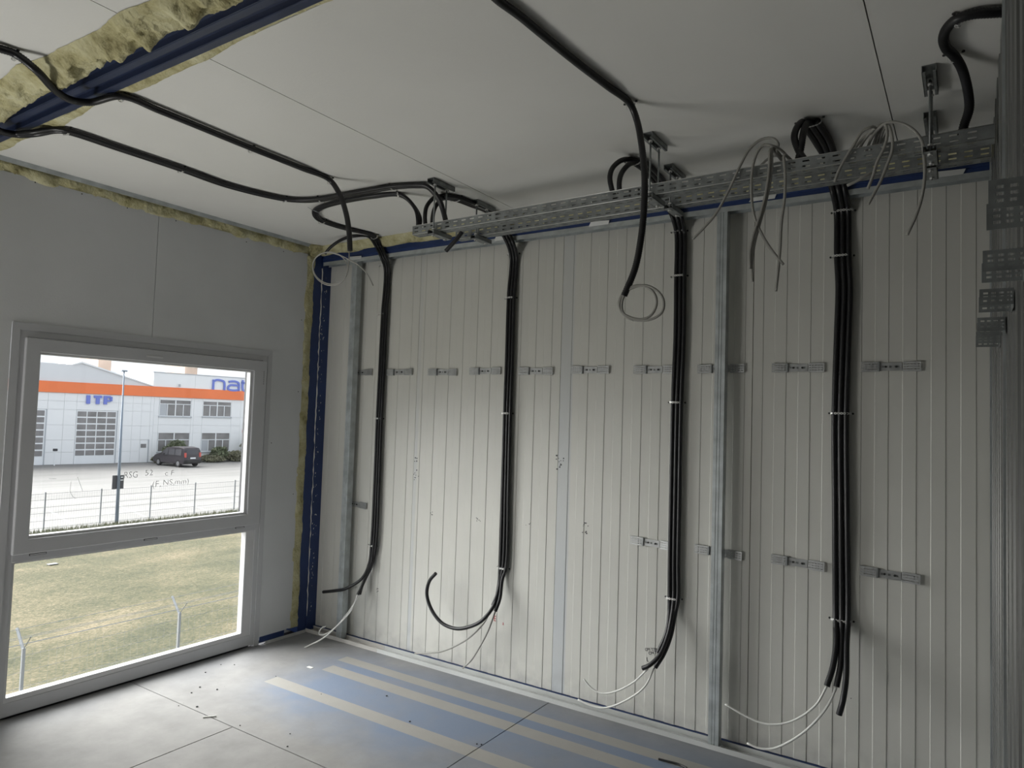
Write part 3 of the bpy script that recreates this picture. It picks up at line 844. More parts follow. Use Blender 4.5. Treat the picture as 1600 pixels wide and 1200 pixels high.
tray_hanger('threaded-rod hanger at left end of the rear cable tray', 1.657, -0.420, -0.250, (-0.398, -0.306), 2.510, G2)
tray_hanger('threaded-rod hanger of the front tray right of the single drooping conduit', 2.799, -0.800, -0.630, (-0.764, -0.672), 2.456, G1)
tray_hanger('threaded-rod hanger of the rear tray above the third conduit bundle', 2.747, -0.430, -0.250, (-0.398, -0.306), 2.520, G2)
tray_hanger('threaded-rod hanger of the front tray nearest the right wall', 3.774, -0.860, -0.670, (-0.764, -0.672), 2.464, G1)
tray_hanger('threaded-rod hanger of the rear tray nearest the right wall', 3.762, -0.480, -0.290, (-0.398, -0.306), 2.529, G2)

# ================================================================== CONDUITS
NC = (0, 0, -1); NW = (0, -1, 0)
def offs(ctrl, normals, k):
    """move a control polyline sideways by k metres along the surface it lies on"""
    if k == 0: return [tuple(c) for c in ctrl]
    P = np.array(ctrl, float); T = np.gradient(P, axis=0); out = []
    for p, t, n in zip(P, T, normals):
        s = np.cross(t, NC if n == 'c' else NW)
        l = np.linalg.norm(s)
        out.append(tuple(p + (s / l if l > 1e-6 else 0) * k))
    return out
def conduit(label, pts, r, group=None, step=0.004):
    P = smooth_path(pts, step)
    n = len(P)
    rr = np.where(np.arange(n) % 2 == 0, r, r * 0.88)
    o = MB().tube(P, rr, 10).build('conduit', M['black'], None, smooth=True)
    return tag(o, label, 'conduit', group)
def cable(label, pts, r=0.0042, white=True, group=None, tip=True):
    P = smooth_path(pts, 0.012)
    m_ = M['cable_white' if white else 'cable']
    o = MB().tube(P, r, 8).build('cable', m_, None, smooth=True)
    return tag(o, label, 'cable', group)

def strap(label, c, side, nrm, width, depth, links=7, group=None, h=0.0055):
    """punched steel band bent over conduits: chain of link rings, with a screw at each end"""
    c = np.array(c); side = np.array(side, float); side /= np.linalg.norm(side); nrm = np.array(nrm, float)
    along = np.cross(side, nrm)
    r = empty('conduit_strap', tuple(c)); tag(r, label, 'strap', group)
    hw = width / 2
    prof = [(-hw - 0.010, 0.001), (-hw - 0.003, 0.001), (-hw + 0.001, depth * 0.75), (-hw * 0.55, depth), (0, depth + 0.0008), (hw * 0.55, depth), (hw - 0.001, depth * 0.75), (hw + 0.003, 0.001), (hw + 0.010, 0.001)]
    pp = smooth_path([(a, b_, 0) for a, b_ in prof], 0.001)[:, :2]
    s = np.concatenate([[0], np.cumsum(np.linalg.norm(np.diff(pp, axis=0), axis=1))])
    Lt = s[-1]; n = max(4, int(round(Lt / 0.0125)))
    b = MB()
    def at(q, w):
        q = min(max(q, 0), Lt)
        a = np.interp(q, s, pp[:, 0]); d = np.interp(q, s, pp[:, 1])
        return side * a + nrm * d + along * w
    for i in range(n):
        q0 = (i + 0.5) * Lt / n; rl = Lt / n / 2
        vs = []
        for rad, in ((1.0,), (0.45,)):
            for k in range(10):
                a = 2 * math.pi * k / 10
                vs.append(at(q0 + rl * rad * math.cos(a), h * rad * math.sin(a)))
        b.add(vs, [(k, (k + 1) % 10, 10 + (k + 1) % 10, 10 + k) for k in range(10)])
    bo = b.build('band', M['bright'], r, solid=0.001)
    for e in (-hw - 0.008, hw + 0.008):
        p = side * e
        MB().tube([tuple(p + nrm * 0.001), tuple(p + nrm * 0.005)], 0.0048, 8).build('screw', M['dark_hole'], r)
    return r

# --- bundle 1 (nearest the corner)
r1 = 0.0108
c1 = [(1.476,-0.665,2.487),(1.477,-0.665,2.545),(1.452,-0.665,2.616),(1.385,-0.705,2.686),(1.229,-0.763,2.686),(0.922,-0.773,2.686),(0.777,-0.742,2.686),(0.703,-0.697,2.686),(0.612,-0.584,2.686),(0.595,-0.453,2.686),(0.609,-0.332,2.686),(0.638,-0.164,2.686),(0.572,-0.030,2.656),(0.615,-0.022,2.580),(0.580,0.056,2.512),(0.573,0.056,2.211),(0.569,0.056,1.863),(0.565,0.056,1.517),(0.566,0.056,1.088),(0.561,0.056,0.654)]
n1 = 'ccccccccccccc' + 'w' * (len(c1) - 13)
ta = [(0.547,0.055,0.513),(0.509,0.055,0.444),(0.497,0.030,0.383),(0.496,0.010,0.328)]
tb2 = [(0.560,0.040,0.538),(0.523,0.040,0.470),(0.517,0.015,0.401),(0.509,-0.020,0.335)]
tc2 = [(0.533,0.050,0.533),(0.504,0.020,0.436),(0.394,-0.020,0.355),(0.291,-0.020,0.325),(0.179,-0.020,0.299)]
B1 = 'conduits of the bundle nearest the corner'
conduit('right black conduit of first bundle, looping over the ceiling to the tray', offs(c1, n1, -0.020) + ta, r1, B1)
conduit('middle black conduit of first bundle, looping over the ceiling to the tray', offs(c1, n1, 0.0) + tb2, r1, B1)
cc = [(0.249,-0.200,2.601),(0.302,-0.200,2.639),(0.398,-0.200,2.676),(0.517,-0.200,2.687),(0.564,-0.120,2.701)]
conduit('left black conduit of first bundle, arching to the left and ending in the corner', cc + offs(c1, n1, 0.020)[12:] + tc2, r1, B1)
for (u, p, w) in zip('abcde', [(0.529,0.076,2.548),(0.536,0.076,2.211),(0.547,0.076,1.500),(0.536,0.076,0.648)], (0.064,) * 4):
    strap('punched steel strap on first bundle, %s' % {'a': 'topmost', 'b': 'second from top', 'c': 'third from top', 'd': 'lowest'}[u], p, (1, 0, 0), NW, w, 0.028, group='straps on the first conduit bundle')
e1 = [(0.496,0.010,0.328),(0.422,-0.020,0.199),(0.365,-0.080,0.101),(0.308,-0.120,0.058),(0.264,-0.120,0.058),(0.270,-0.100,0.092),(0.307,-0.100,0.107)]
cable('white cable curling back under the first bundle near corner floor', e1, 0.0048, group='cables from the first bundle')
e2 = [(0.509,-0.020,0.335),(0.471,-0.040,0.225),(0.432,-0.100,0.148),(0.364,-0.170,0.060),(0.284,-0.230,0.006),(0.240,-0.270,-0.026)]
cable('white cable from first bundle reaching the floor towards the window', e2, 0.0048, group='cables from the first bundle')

# --- bundle 2
r2 = 0.0112
c2 = [(1.583,-0.554,2.686),(1.606,-0.518,2.686),(1.625,-0.384,2.686),(1.631,-0.223,2.686),(1.620,-0.100,2.638),(1.611,-0.030,2.599),(1.629,-0.022,2.561),(1.608,0.056,2.492),(1.599,0.056,2.246),(1.600,0.056,1.886),(1.599,0.056,1.559),(1.602,0.056,1.129),(1.602,0.056,0.656)]
n2 = 'cccc' + 'w' * (len(c2) - 4)
l2a = [(1.575,-0.715,2.483),(1.568,-0.715,2.543),(1.556,-0.690,2.604),(1.571,-0.660,2.651),(1.566,-0.587,2.686)]
l2b = [(1.617,-0.715,2.477),(1.619,-0.715,2.536),(1.612,-0.690,2.590),(1.615,-0.660,2.631),(1.551,-0.547,2.686)]
B2 = 'conduits of the second bundle'
t2a = [(1.586,0.040,0.552),(1.586,0.000,0.450),(1.540,-0.040,0.367),(1.451,-0.040,0.310),(1.344,-0.040,0.278),(1.237,-0.040,0.292),(1.154,-0.040,0.357),(1.114,-0.040,0.443),(1.130,-0.040,0.522),(1.178,-0.040,0.576)]
t2b = [(1.591,0.050,0.589),(1.592,0.020,0.509),(1.577,0.000,0.445)]
t2c = [(1.604,0.050,0.591),(1.611,0.020,0.487),(1.596,0.000,0.415)]
conduit('left black conduit of second bundle, curling up in a wide open hook', l2b + offs(c2, n2, 0.0205) + t2a, r2, B2)
conduit('middle black conduit of second bundle with cut lower end', offs(c2, n2, 0.0) + t2b, r2, B2)
conduit('right black conduit of second bundle with cut lower end', l2a + offs(c2, n2, -0.0205) + t2c, r2, B2)
for (u, p) in zip('abcd', [(1.594,0.076,2.517),(1.586,0.076,2.250),(1.585,0.076,1.559),(1.594,0.076,0.651)]):
    strap('punched steel strap on second bundle, %s' % {'a': 'topmost', 'b': 'second from top', 'c': 'third from top', 'd': 'lowest'}[u], p, (1, 0, 0), NW, 0.066, 0.029, group='straps on the second conduit bundle')
cable('grey cable from second bundle drooping left to the floor track', [(1.577,0.000,0.445),(1.529,-0.010,0.343),(1.432,-0.010,0.240),(1.326,-0.010,0.166),(1.221,-0.010,0.111),(1.097,-0.010,0.074),(1.010,-0.010,0.055)], 0.0046, False, group='cables from the second bundle')
cable('grey cable from second bundle hanging down to the floor track', [(1.596,0.000,0.415),(1.558,-0.010,0.301),(1.503,-0.010,0.199),(1.442,-0.010,0.105),(1.384,-0.010,0.048)], 0.0046, False, group='cables from the second bundle')

# --- bundle 3
r3 = 0.0118
c3 = [(2.656,-0.548,2.686),(2.658,-0.467,2.686),(2.642,-0.284,2.686),(2.624,-0.100,2.667),(2.626,-0.030,2.624),(2.644,-0.022,2.575),(2.634,0.056,2.523),(2.639,0.056,2.445),(2.639,0.056,2.295),(2.642,0.056,1.997),(2.636,0.056,1.635),(2.636,0.056,1.148),(2.637,0.056,0.827),(2.640,0.056,0.655)]
n3 = 'ccc' + 'w' * (len(c3) - 3)
l3a = [(2.627,-0.715,2.467),(2.608,-0.715,2.520),(2.597,-0.715,2.572),(2.596,-0.690,2.622),(2.615,-0.660,2.659),(2.633,-0.595,2.686)]
l3b = [(2.657,-0.715,2.463),(2.643,-0.715,2.514),(2.642,-0.715,2.553),(2.642,-0.690,2.597),(2.654,-0.660,2.635),(2.638,-0.549,2.686)]
B3 = 'conduits of the third bundle'
def shift(pts, d, n=4):
    out = [tuple(np.array(p) + (np.array(d) if i < n else 0)) for i, p in enumerate(pts)]
    return out
t3a = [(2.621,0.050,0.570),(2.618,0.020,0.482),(2.588,-0.010,0.389)]
t3b = [(2.638,0.040,0.569),(2.628,0.010,0.470),(2.602,-0.030,0.382),(2.558,-0.050,0.331),(2.525,-0.050,0.311)]
t3c = [(2.648,0.050,0.569),(2.640,0.030,0.484),(2.617,0.000,0.392),(2.580,-0.020,0.318)]
conduit('left black conduit of third bundle, ending short behind the others', l3b + offs(c3, n3, 0.0215) + t3a, r3, B3)
conduit('middle black conduit of third bundle with its end bent left', l3a + offs(c3, n3, 0.0) + t3b, r3, B3)
conduit('right black conduit of third bundle with cable leaving its end', offs(c3, n3, -0.0215) + t3c, r3, B3)
for (u, p) in zip('abcd', [(2.624,0.075,2.528),(2.629,0.075,2.293),(2.629,0.075,1.639),(2.634,0.075,0.650)]):
    strap('punched steel strap on third bundle, %s' % {'a': 'topmost', 'b': 'second from top', 'c': 'third from top', 'd': 'lowest'}[u], p, (1, 0, 0), NW, 0.070, 0.031, group='straps on the third conduit bundle')
cable('white cable from third bundle curving up at its left end', [(2.550,-0.045,0.312),(2.475,-0.040,0.228),(2.372,-0.040,0.156),(2.300,-0.040,0.132),(2.245,-0.040,0.142),(2.195,-0.040,0.180)], 0.0048, group='cables from the third bundle')
cable('white cable from third bundle lying lowest by the floor track', [(2.573,-0.020,0.316),(2.536,-0.040,0.223),(2.425,-0.040,0.121),(2.313,-0.040,0.061),(2.229,-0.040,0.056),(2.165,-0.040,0.067)], 0.0048, group='cables from the third bundle')

# --- bundle 4
r4 = 0.0132
c4 = [(3.379,-0.620,2.684),(3.384,-0.543,2.684),(3.389,-0.406,2.684),(3.377,-0.120,2.699),(3.381,-0.040,2.661),(3.395,-0.024,2.591),(3.398,0.054,2.530),(3.402,0.054,2.317),(3.409,0.054,2.170),(3.405,0.054,1.966),(3.398,0.054,1.589),(3.404,0.054,1.161),(3.411,0.054,0.689)]
n4 = 'ccc' + 'w' * (len(c4) - 3)
l4a = [(3.385,-0.715,2.499),(3.358,-0.715,2.547),(3.342,-0.715,2.600),(3.345,-0.690,2.645),(3.355,-0.650,2.680)]
l4b = [(3.354,-0.715,2.504),(3.364,-0.715,2.550),(3.371,-0.715,2.597),(3.372,-0.690,2.637),(3.373,-0.650,2.671)]
B4 = 'conduits of the fourth bundle'
t4a = [(3.398,0.000,0.611),(3.395,-0.060,0.517),(3.377,-0.100,0.438)]
t4b = [(3.419,0.000,0.601),(3.422,-0.050,0.519),(3.413,-0.090,0.441)]
t4c = [(3.439,0.000,0.605),(3.448,-0.080,0.480),(3.442,-0.120,0.399),(3.428,-0.120,0.340)]
conduit('left black conduit of fourth bundle, its cut end swinging left', l4a + offs(c4, n4, 0.0245) + t4a, r4, B4)
conduit('middle black conduit of fourth bundle with cut lower end', l4b + offs(c4, n4, 0.0) + t4b, r4, B4)
conduit('right black conduit of fourth bundle, hanging lowest and empty', offs(c4, n4, -0.0245) + t4c, r4, B4)
for (u, p) in zip('abcd', [(3.400,0.075,2.526),(3.397,0.075,2.319),(3.398,0.075,1.601),(3.408,0.075,0.684)]):
    strap('punched steel strap on fourth bundle, %s' % {'a': 'topmost', 'b': 'second from top', 'c': 'third from top', 'd': 'lowest'}[u], p, (1, 0, 0), NW, 0.082, 0.033, group='straps on the fourth conduit bundle')
cable('white cable from fourth bundle sweeping left to middle stud', [(3.377,-0.100,0.438),(3.337,-0.100,0.353),(3.266,-0.100,0.276),(3.198,-0.100,0.234),(3.125,-0.100,0.215),(3.042,-0.100,0.227),(2.949,-0.100,0.257)], 0.0048, group='cables from the fourth bundle')
cable('white cable from fourth bundle sweeping lowest beside middle stud', [(3.413,-0.090,0.441),(3.379,-0.090,0.353),(3.309,-0.090,0.246),(3.231,-0.090,0.165),(3.152,-0.090,0.110),(3.097,-0.090,0.098),(3.047,-0.090,0.106)], 0.0052, group='cables from the fourth bundle')

# --- ceiling conduits
k1 = [(1.20,-5.2,2.682),(1.22,-3.6,2.682),(1.229,-2.511,2.682),(1.238,-2.461,2.682),(1.244,-2.421,2.682),(1.261,-2.366,2.650),(1.190,-2.275,2.635),(1.154,-2.211,2.635),(1.144,-2.138,2.655),(1.245,-2.074,2.682),(1.250,-1.930,2.682),(1.241,-1.513,2.682),(1.241,-1.239,2.682),(1.233,-1.054,2.682),(1.279,-1.030,2.614),(1.330,-1.030,2.517),(1.358,-1.030,2.425),(1.374,-1.030,2.316)]
conduit('single black conduit crossing under the ceiling beam and dropping near the corner', k1, 0.0138)
cable('thin white cable hanging in a coil in front of the blue corner post',
      [(1.369,-1.030,2.323),(1.368,-1.030,2.260),(1.362,-1.030,2.214),(1.334,-1.030,2.175),(1.272,-1.030,2.162),(1.198,-1.030,2.177),(1.134,-1.030,2.218),(1.112,-1.030,2.269),(1.137,-1.030,2.312),(1.206,-1.030,2.327),(1.280,-1.030,2.313),(1.332,-1.030,2.283),(1.361,-1.030,2.242),(1.355,-1.030,2.196),(1.308,-1.030,2.162),(1.241,-1.030,2.158),(1.170,-1.030,2.183),(1.119,-1.030,2.232),(1.115,-1.030,2.291),(1.174,-1.030,2.324),(1.262,-1.030,2.315),(1.345,-1.030,2.285),(1.444,-1.030,2.234),(1.501,-1.030,2.186),(1.538,-1.030,2.134)], 0.0029, False)
k2 = [(0.66,-5.2,2.682),(0.66,-3.4,2.682),(0.62,-2.55,2.672),(0.62,-2.3,2.635),(0.527,-2.195,2.650),(0.505,-2.129,2.665),(0.596,-2.094,2.665),(0.655,-2.047,2.684),(0.688,-2.014,2.684),(0.694,-1.788,2.684),(0.695,-1.505,2.684),(0.684,-1.229,2.684),(0.765,-0.950,2.684),(0.843,-0.885,2.684),(0.948,-0.855,2.684),(1.211,-0.838,2.684),(1.441,-0.819,2.684),(1.557,-0.780,2.684),(1.616,-0.760,2.674),(1.660,-0.720,2.614),(1.672,-0.690,2.545),(1.691,-0.690,2.487),(1.685,-0.670,2.461)]
nn = 'c' * len(k2)
K2 = 'pair of conduits along the ceiling'
conduit('upper of the two parallel black conduits clipped along the ceiling by the window wall', offs(k2, nn, 0.0115), 0.0115, K2)
conduit('lower of the two parallel black conduits clipped along the ceiling by the window wall', offs(k2, nn, -0.0115), 0.0115, K2)
k3 = [(2.70,-5.2,2.684),(2.74,-3.2,2.684),(2.793,-1.896,2.684),(2.793,-1.856,2.684),(2.804,-1.762,2.684),(2.810,-1.655,2.684),(2.823,-1.454,2.684),(2.841,-1.255,2.684),(2.853,-1.092,2.684),(2.866,-1.060,2.634),(2.888,-1.060,2.530),(2.901,-1.060,2.421),(2.901,-1.060,2.292),(2.892,-1.060,2.188),(2.872,-1.060,2.085),(2.832,-1.060,1.990)]
conduit('single black conduit drooping from mid ceiling down to a cable coil', k3, 0.0128)
cable('grey cable coiled twice at the end of the drooping single conduit',
      [(2.837,-1.060,1.999),(2.825,-1.060,1.972),(2.826,-1.060,1.937),(2.847,-1.060,1.910),(2.896,-1.060,1.896),(2.945,-1.060,1.900),(2.980,-1.060,1.923),(2.984,-1.060,1.962),(2.961,-1.060,1.997),(2.913,-1.060,2.022),(2.864,-1.060,2.016),(2.824,-1.060,1.996),(2.812,-1.060,1.961),(2.826,-1.060,1.930),(2.859,-1.060,1.909),(2.904,-1.060,1.900),(2.937,-1.060,1.912),(2.956,-1.060,1.941),(2.955,-1.060,1.977),(2.928,-1.060,2.011),(2.883,-1.060,2.024),(2.844,-1.060,2.013),(2.820,-1.060,1.982),(2.815,-1.060,1.949),(2.842,-1.060,1.912),(2.872,-1.060,1.899)], 0.0048, False)
k4 = [(3.984,-1.105,2.682),(3.933,-1.128,2.682),(3.889,-1.146,2.682),(3.852,-1.140,2.682),(3.828,-1.102,2.682),(3.818,-1.046,2.682),(3.824,-0.978,2.682),(3.841,-0.926,2.682),(3.862,-0.860,2.664),(3.877,-0.800,2.619),(3.881,-0.740,2.579),(3.867,-0.690,2.546),(3.861,-0.690,2.513)]
conduit('black conduit looping from right wall down into front tray', k4, 0.0145)
k5 = [(1.619,-0.470,2.517),(1.590,-0.470,2.486),(1.553,-0.470,2.456),(1.514,-0.470,2.425)]
conduit('short black conduit stub poking out below the cable trays', k5, 0.0125)

def clip(label, p, t, w=0.03, d=0.026, g=None):
    t = np.array(t, float); t /= np.linalg.norm(t)
    s = np.cross(t, NC)
    return strap(label, (p[0], p[1], 2.6985), s, NC, w, d, group=g, h=0.005)
CG = 'straps fixing conduits to the ceiling'
q = [(1.225,-2.414,2.690),(1.227,-2.065,2.690),(1.223,-1.500,2.690),(1.214,-1.037,2.690),(0.679,-2.010,2.690),(0.678,-1.496,2.690),(0.749,-0.937,2.690),(0.932,-0.842,2.690),(1.429,-0.805,2.690),(2.635,-0.556,2.690),(1.598,-0.508,2.690),(2.848,-1.080,2.690),(3.852,-1.124,2.690),(3.841,-0.908,2.690),(3.376,-0.618,2.690),(0.600,-0.544,2.690),(0.634,-0.132,2.690),(1.377,-0.695,2.690)]
clip('ceiling strap on single conduit beyond the blue beam', q[0], (0, 1, 0), 0.032, 0.030, CG)
clip('ceiling strap on single conduit just past the blue beam', q[1], (0, 1, 0), 0.032, 0.030, CG)
clip('ceiling strap halfway along single conduit', q[2], (0, 1, 0), 0.032, 0.030, CG)
clip('ceiling strap where single conduit drops near the corner', q[3], (0, 1, 0), 0.032, 0.030, CG)
clip('ceiling strap on conduit pair nearest the blue beam', q[4], (0, 1, 0), 0.052, 0.026, CG)
clip('ceiling strap halfway along conduit pair', q[5], (0, 1, 0), 0.052, 0.026, CG)
clip('ceiling strap where conduit pair starts to bend', q[6], (0.4, 1, 0), 0.052, 0.026, CG)
clip('ceiling strap just after bend of conduit pair', q[7], (1, 0.25, 0), 0.052, 0.026, CG)
clip('ceiling strap on conduit pair close to the cable tray', q[8], (1, 0.05, 0), 0.052, 0.026, CG)
clip('ceiling strap on first bundle close to cable tray', q[17], (1, 0.05, 0), 0.052, 0.026, CG)
clip('ceiling strap over loop of third bundle', q[9], (0.2, 1, 0), 0.075, 0.026, CG)
clip('ceiling strap over loop of second bundle', q[10], (0.1, 1, 0), 0.072, 0.026, CG)
clip('ceiling strap where single mid-ceiling conduit drops', q[11], (0.1, 1, 0), 0.032, 0.028, CG)
clip('ceiling strap on looping conduit by right wall', q[12], (1, -0.3, 0), 0.034, 0.030, CG)
clip('ceiling strap where looping conduit turns down to the tray', q[13], (0, 1, 0), 0.034, 0.030, CG)
clip('ceiling strap over loop of fourth bundle', q[14], (0.1, 1, 0), 0.085, 0.028, CG)
clip('ceiling strap at left turn of first bundle loop', q[15], (-0.1, 1, 0), 0.052, 0.026, CG)
clip('ceiling strap where first bundle reaches the wall', q[16], (0.1, 1, 0), 0.06, 0.026, CG)
# thin tie wire sticking out at the left turn
w_ = [(0.769,-0.795,2.680),(0.753,-0.749,2.680),(0.774,-0.734,2.670),(0.781,-0.703,2.670)]
tag(MB().tube(smooth_path(w_, 0.01), 0.0015, 5).build('tie_wire', M['galv'], None), 'thin bent tie wire at left turn of first bundle loop', 'wire')

# --- cables thrown over the tray
TG = 'grey cables draped over the front tray'
def drape(label, pts, r=0.0052): return cable(label, pts, r, False, TG)
drape('grey cable of left tray tangle reaching far down left to the second stud', [(3.330,-0.660,2.507),(3.278,-0.700,2.557),(3.295,-0.760,2.572),(3.275,-0.760,2.595),(3.236,-0.760,2.598),(3.194,-0.760,2.571),(3.162,-0.760,2.518),(3.120,-0.760,2.429),(3.068,-0.760,2.338),(3.020,-0.760,2.287),(2.980,-0.760,2.251)])
drape('grey cable of left tray tangle with its tip kicked out to the right', [(3.334,-0.660,2.506),(3.303,-0.700,2.555),(3.277,-0.760,2.565),(3.245,-0.760,2.576),(3.223,-0.760,2.556),(3.205,-0.760,2.496),(3.202,-0.760,2.405),(3.212,-0.760,2.318),(3.241,-0.760,2.242),(3.276,-0.760,2.179),(3.319,-0.760,2.120)])
drape('grey cable of left tray tangle crossing to hang longest on the left', [(3.311,-0.660,2.510),(3.280,-0.700,2.564),(3.273,-0.760,2.557),(3.274,-0.760,2.508),(3.268,-0.760,2.430),(3.253,-0.760,2.353),(3.233,-0.760,2.279),(3.214,-0.760,2.198),(3.208,-0.760,2.133),(3.211,-0.760,2.066)])
drape('short grey cable of left tray tangle beside the longest one', [(3.307,-0.660,2.511),(3.273,-0.710,2.559),(3.269,-0.770,2.549),(3.267,-0.770,2.482),(3.257,-0.770,2.393),(3.238,-0.770,2.312),(3.216,-0.770,2.243),(3.203,-0.770,2.173),(3.204,-0.770,2.113)])
drape('grey cable of left tray tangle hanging straight on the right', [(3.343,-0.660,2.505),(3.319,-0.700,2.535),(3.316,-0.760,2.520),(3.321,-0.760,2.457),(3.320,-0.760,2.363),(3.310,-0.760,2.270),(3.307,-0.760,2.187),(3.303,-0.760,2.117),(3.294,-0.760,2.024)])
drape('grey cable of right tray tangle with cut end over fourth bundle', [(3.588,-0.660,2.513),(3.612,-0.700,2.570),(3.602,-0.760,2.570),(3.574,-0.760,2.560),(3.545,-0.760,2.514),(3.515,-0.760,2.465),(3.497,-0.760,2.428),(3.487,-0.760,2.397)])
drape('thick short grey cable end of right tray tangle', [(3.612,-0.735,2.420),(3.583,-0.760,2.402),(3.556,-0.760,2.388),(3.526,-0.760,2.377)])
drape('grey cable of right tray tangle hanging left of the pair', [(3.600,-0.660,2.511),(3.623,-0.700,2.573),(3.645,-0.760,2.566),(3.649,-0.760,2.530),(3.639,-0.760,2.487),(3.620,-0.760,2.447),(3.607,-0.760,2.398),(3.591,-0.760,2.356)])
drape('grey cable of right tray tangle hanging right of the pair', [(3.612,-0.660,2.509),(3.631,-0.700,2.573),(3.654,-0.760,2.562),(3.664,-0.760,2.520),(3.664,-0.760,2.476),(3.649,-0.760,2.428),(3.630,-0.760,2.376),(3.611,-0.760,2.337),(3.592,-0.760,2.300)])
drape('grey cable of right tray tangle arching widest and hanging lowest', [(3.571,-0.660,2.512),(3.596,-0.700,2.555),(3.646,-0.760,2.575),(3.685,-0.760,2.567),(3.722,-0.760,2.539),(3.750,-0.760,2.492),(3.757,-0.760,2.437),(3.759,-0.760,2.372),(3.750,-0.760,2.299),(3.732,-0.760,2.237),(3.709,-0.760,2.182)])
drape('grey cable strand climbing out of tray into right tangle', [(3.535,-0.650,2.498),(3.559,-0.660,2.551),(3.594,-0.690,2.582),(3.633,-0.720,2.590),(3.645,-0.680,2.587),(3.622,-0.640,2.551)])
drape('grey cable strand sinking behind right tangle into the tray', [(3.510,-0.620,2.517),(3.544,-0.640,2.561),(3.579,-0.660,2.585),(3.617,-0.670,2.580),(3.590,-0.640,2.538)])
drape('grey cable strand behind left tray tangle', [(3.193,-0.620,2.544),(3.227,-0.640,2.562),(3.264,-0.660,2.566),(3.293,-0.660,2.543),(3.311,-0.660,2.510)])

# ================================================================== SMALL THINGS ON THE FLOOR
for k, p in enumerate([(0.138,-0.758,0.000),(0.199,-0.709,0.000),(0.179,-0.885,0.000),(0.453,-0.994,0.000),(0.350,-1.030,0.000),(0.387,-1.102,0.000),(0.540,-0.676,0.000),(0.486,-1.235,0.000),(0.573,-1.187,0.000),(0.926,-1.187,0.000),(1.279,-1.190,0.000),(1.186,-1.100,0.000),(0.941,-0.692,0.000),(1.546,-0.658,0.000),(1.953,-0.647,0.000),(1.974,-0.639,0.000),(1.236,-0.495,0.000)]):
    s = rs.uniform(0.003, 0.007)
    bm = bmesh.new(); bmesh.ops.create_icosphere(bm, subdivisions=1, radius=s)
    for v in bm.verts: v.co *= rs.uniform(0.7, 1.2); v.co.z *= 0.6
    me = bpy.data.meshes.new('crumb'); bm.to_mesh(me); bm.free(); me.materials.append(M['crumb'])
    o = bpy.data.objects.new('crumb', me); COL.objects.link(o); o.location = (p[0], p[1], s * 0.45)
    tag(o, 'tiny dark crumb of debris lying on the floor boards', 'debris', 'dark crumbs on the floor')
p = [(0.711,-1.244,0.003),(0.726,-1.223,0.003),(0.749,-1.196,0.003)]
tag(MB().tube(smooth_path(p, 0.01), 0.004, 6).build('plastic_offcut', M['cable_white'], None), 'small white plastic offcut on floor board joint', 'debris')
p = [(2.702,-0.272,0.006),(2.749,-0.267,0.006),(2.792,-0.263,0.006),(2.834,-0.274,0.006)]
tag(MB().tube(smooth_path(p, 0.01), 0.005, 6).build('cable_offcut', M['black'], None), 'short black cable offcut on floor below third bundle', 'debris')
p = [(0.256,-0.137,0.010),(0.298,-0.136,0.010),(0.278,-0.085,0.010)]
tag(box('paper_scrap', M['foam'], 0.56, 0.60, -0.47, -0.45, 0.0, 0.002), 'tiny white scrap at the tip of middle clean strip', 'debris')
for k, (p, lb) in enumerate(zip([(1.563,-0.006,2.599),(2.194,-0.006,2.607),(3.055,-0.006,2.620),(3.801,-0.006,2.612),(0.333,-0.006,2.603)], ('left of the second bundle', 'left of the drooping conduit', 'above the right panel seam', 'near the right wall', 'in the corner'))):
    b = MB().add([(-0.06, 0, -0.012), (0.06, 0, -0.012), (0.07, -0.01, 0.006), (-0.04, -0.012, 0.010)], [(0, 1, 2, 3)])
    o = b.build('bent_flange', M['galv_pale'], None, solid=0.001); o.location = (p[0], -0.006, p[2])
    tag(o, 'bent-out flap of the silver track %s' % lb, 'metal flap', 'bent flaps of the ceiling track')

# ================================================================== OUTSIDE
GZ = -3.667
ground = tag(empty('ground', (0, 0, GZ)), kind=S)
box('lawn', M['lawn'], -27.0, -0.5, -40, 70, -0.3, 0.0, ground)
box('parking_lot', M['lot'], -140.0, -27.0, -60, 130, -0.3, -0.02, ground)
for k in range(7):
    yy = 2 + k * 3.2
    MB().add([(-28.5, yy, -0.015), (-28.5, yy + 0.14, -0.015), (-33.5, yy + 1.2 + 0.14, -0.015), (-33.5, yy + 1.2, -0.015)], [(0, 1, 2, 3)]).build('parking_line', M['lot_line'], ground)
# rough taller grass at the border of the lawn
rg = np.random.RandomState(3)
N_ = 16000
gx = np.concatenate([-27.1 + np.abs(rg.randn(9000)) * 0.5, rg.uniform(-27, -24.5, 7000)])
gy = np.concatenate([rg.uniform(4, 26, 9000), rg.uniform(-2, 22, 7000)])
hh = np.concatenate([rg.uniform(0.06, 0.26, 9000), rg.uniform(0.02, 0.07, 7000)])
vv = np.zeros((N_ * 3, 3)); an = rg.uniform(0, math.pi, N_); ww = 0.012
vv[0::3] = np.stack([gx - np.cos(an) * ww, gy - np.sin(an) * ww, np.full(N_, GZ)], 1)
vv[1::3] = np.stack([gx + np.cos(an) * ww, gy + np.sin(an) * ww, np.full(N_, GZ)], 1)
vv[2::3] = np.stack([gx + rg.randn(N_) * 0.04, gy + rg.randn(N_) * 0.04, GZ + hh], 1)
me = bpy.data.meshes.new('grass'); me.from_pydata(vv.tolist(), [], [(3 * i, 3 * i + 1, 3 * i + 2) for i in range(N_)]); me.materials.append(M['grassb'])
o = bpy.data.objects.new('grass', me); COL.objects.link(o); tag(o, 'dry tufted grass along the far edge of the lawn', 'grass', kind='stuff')

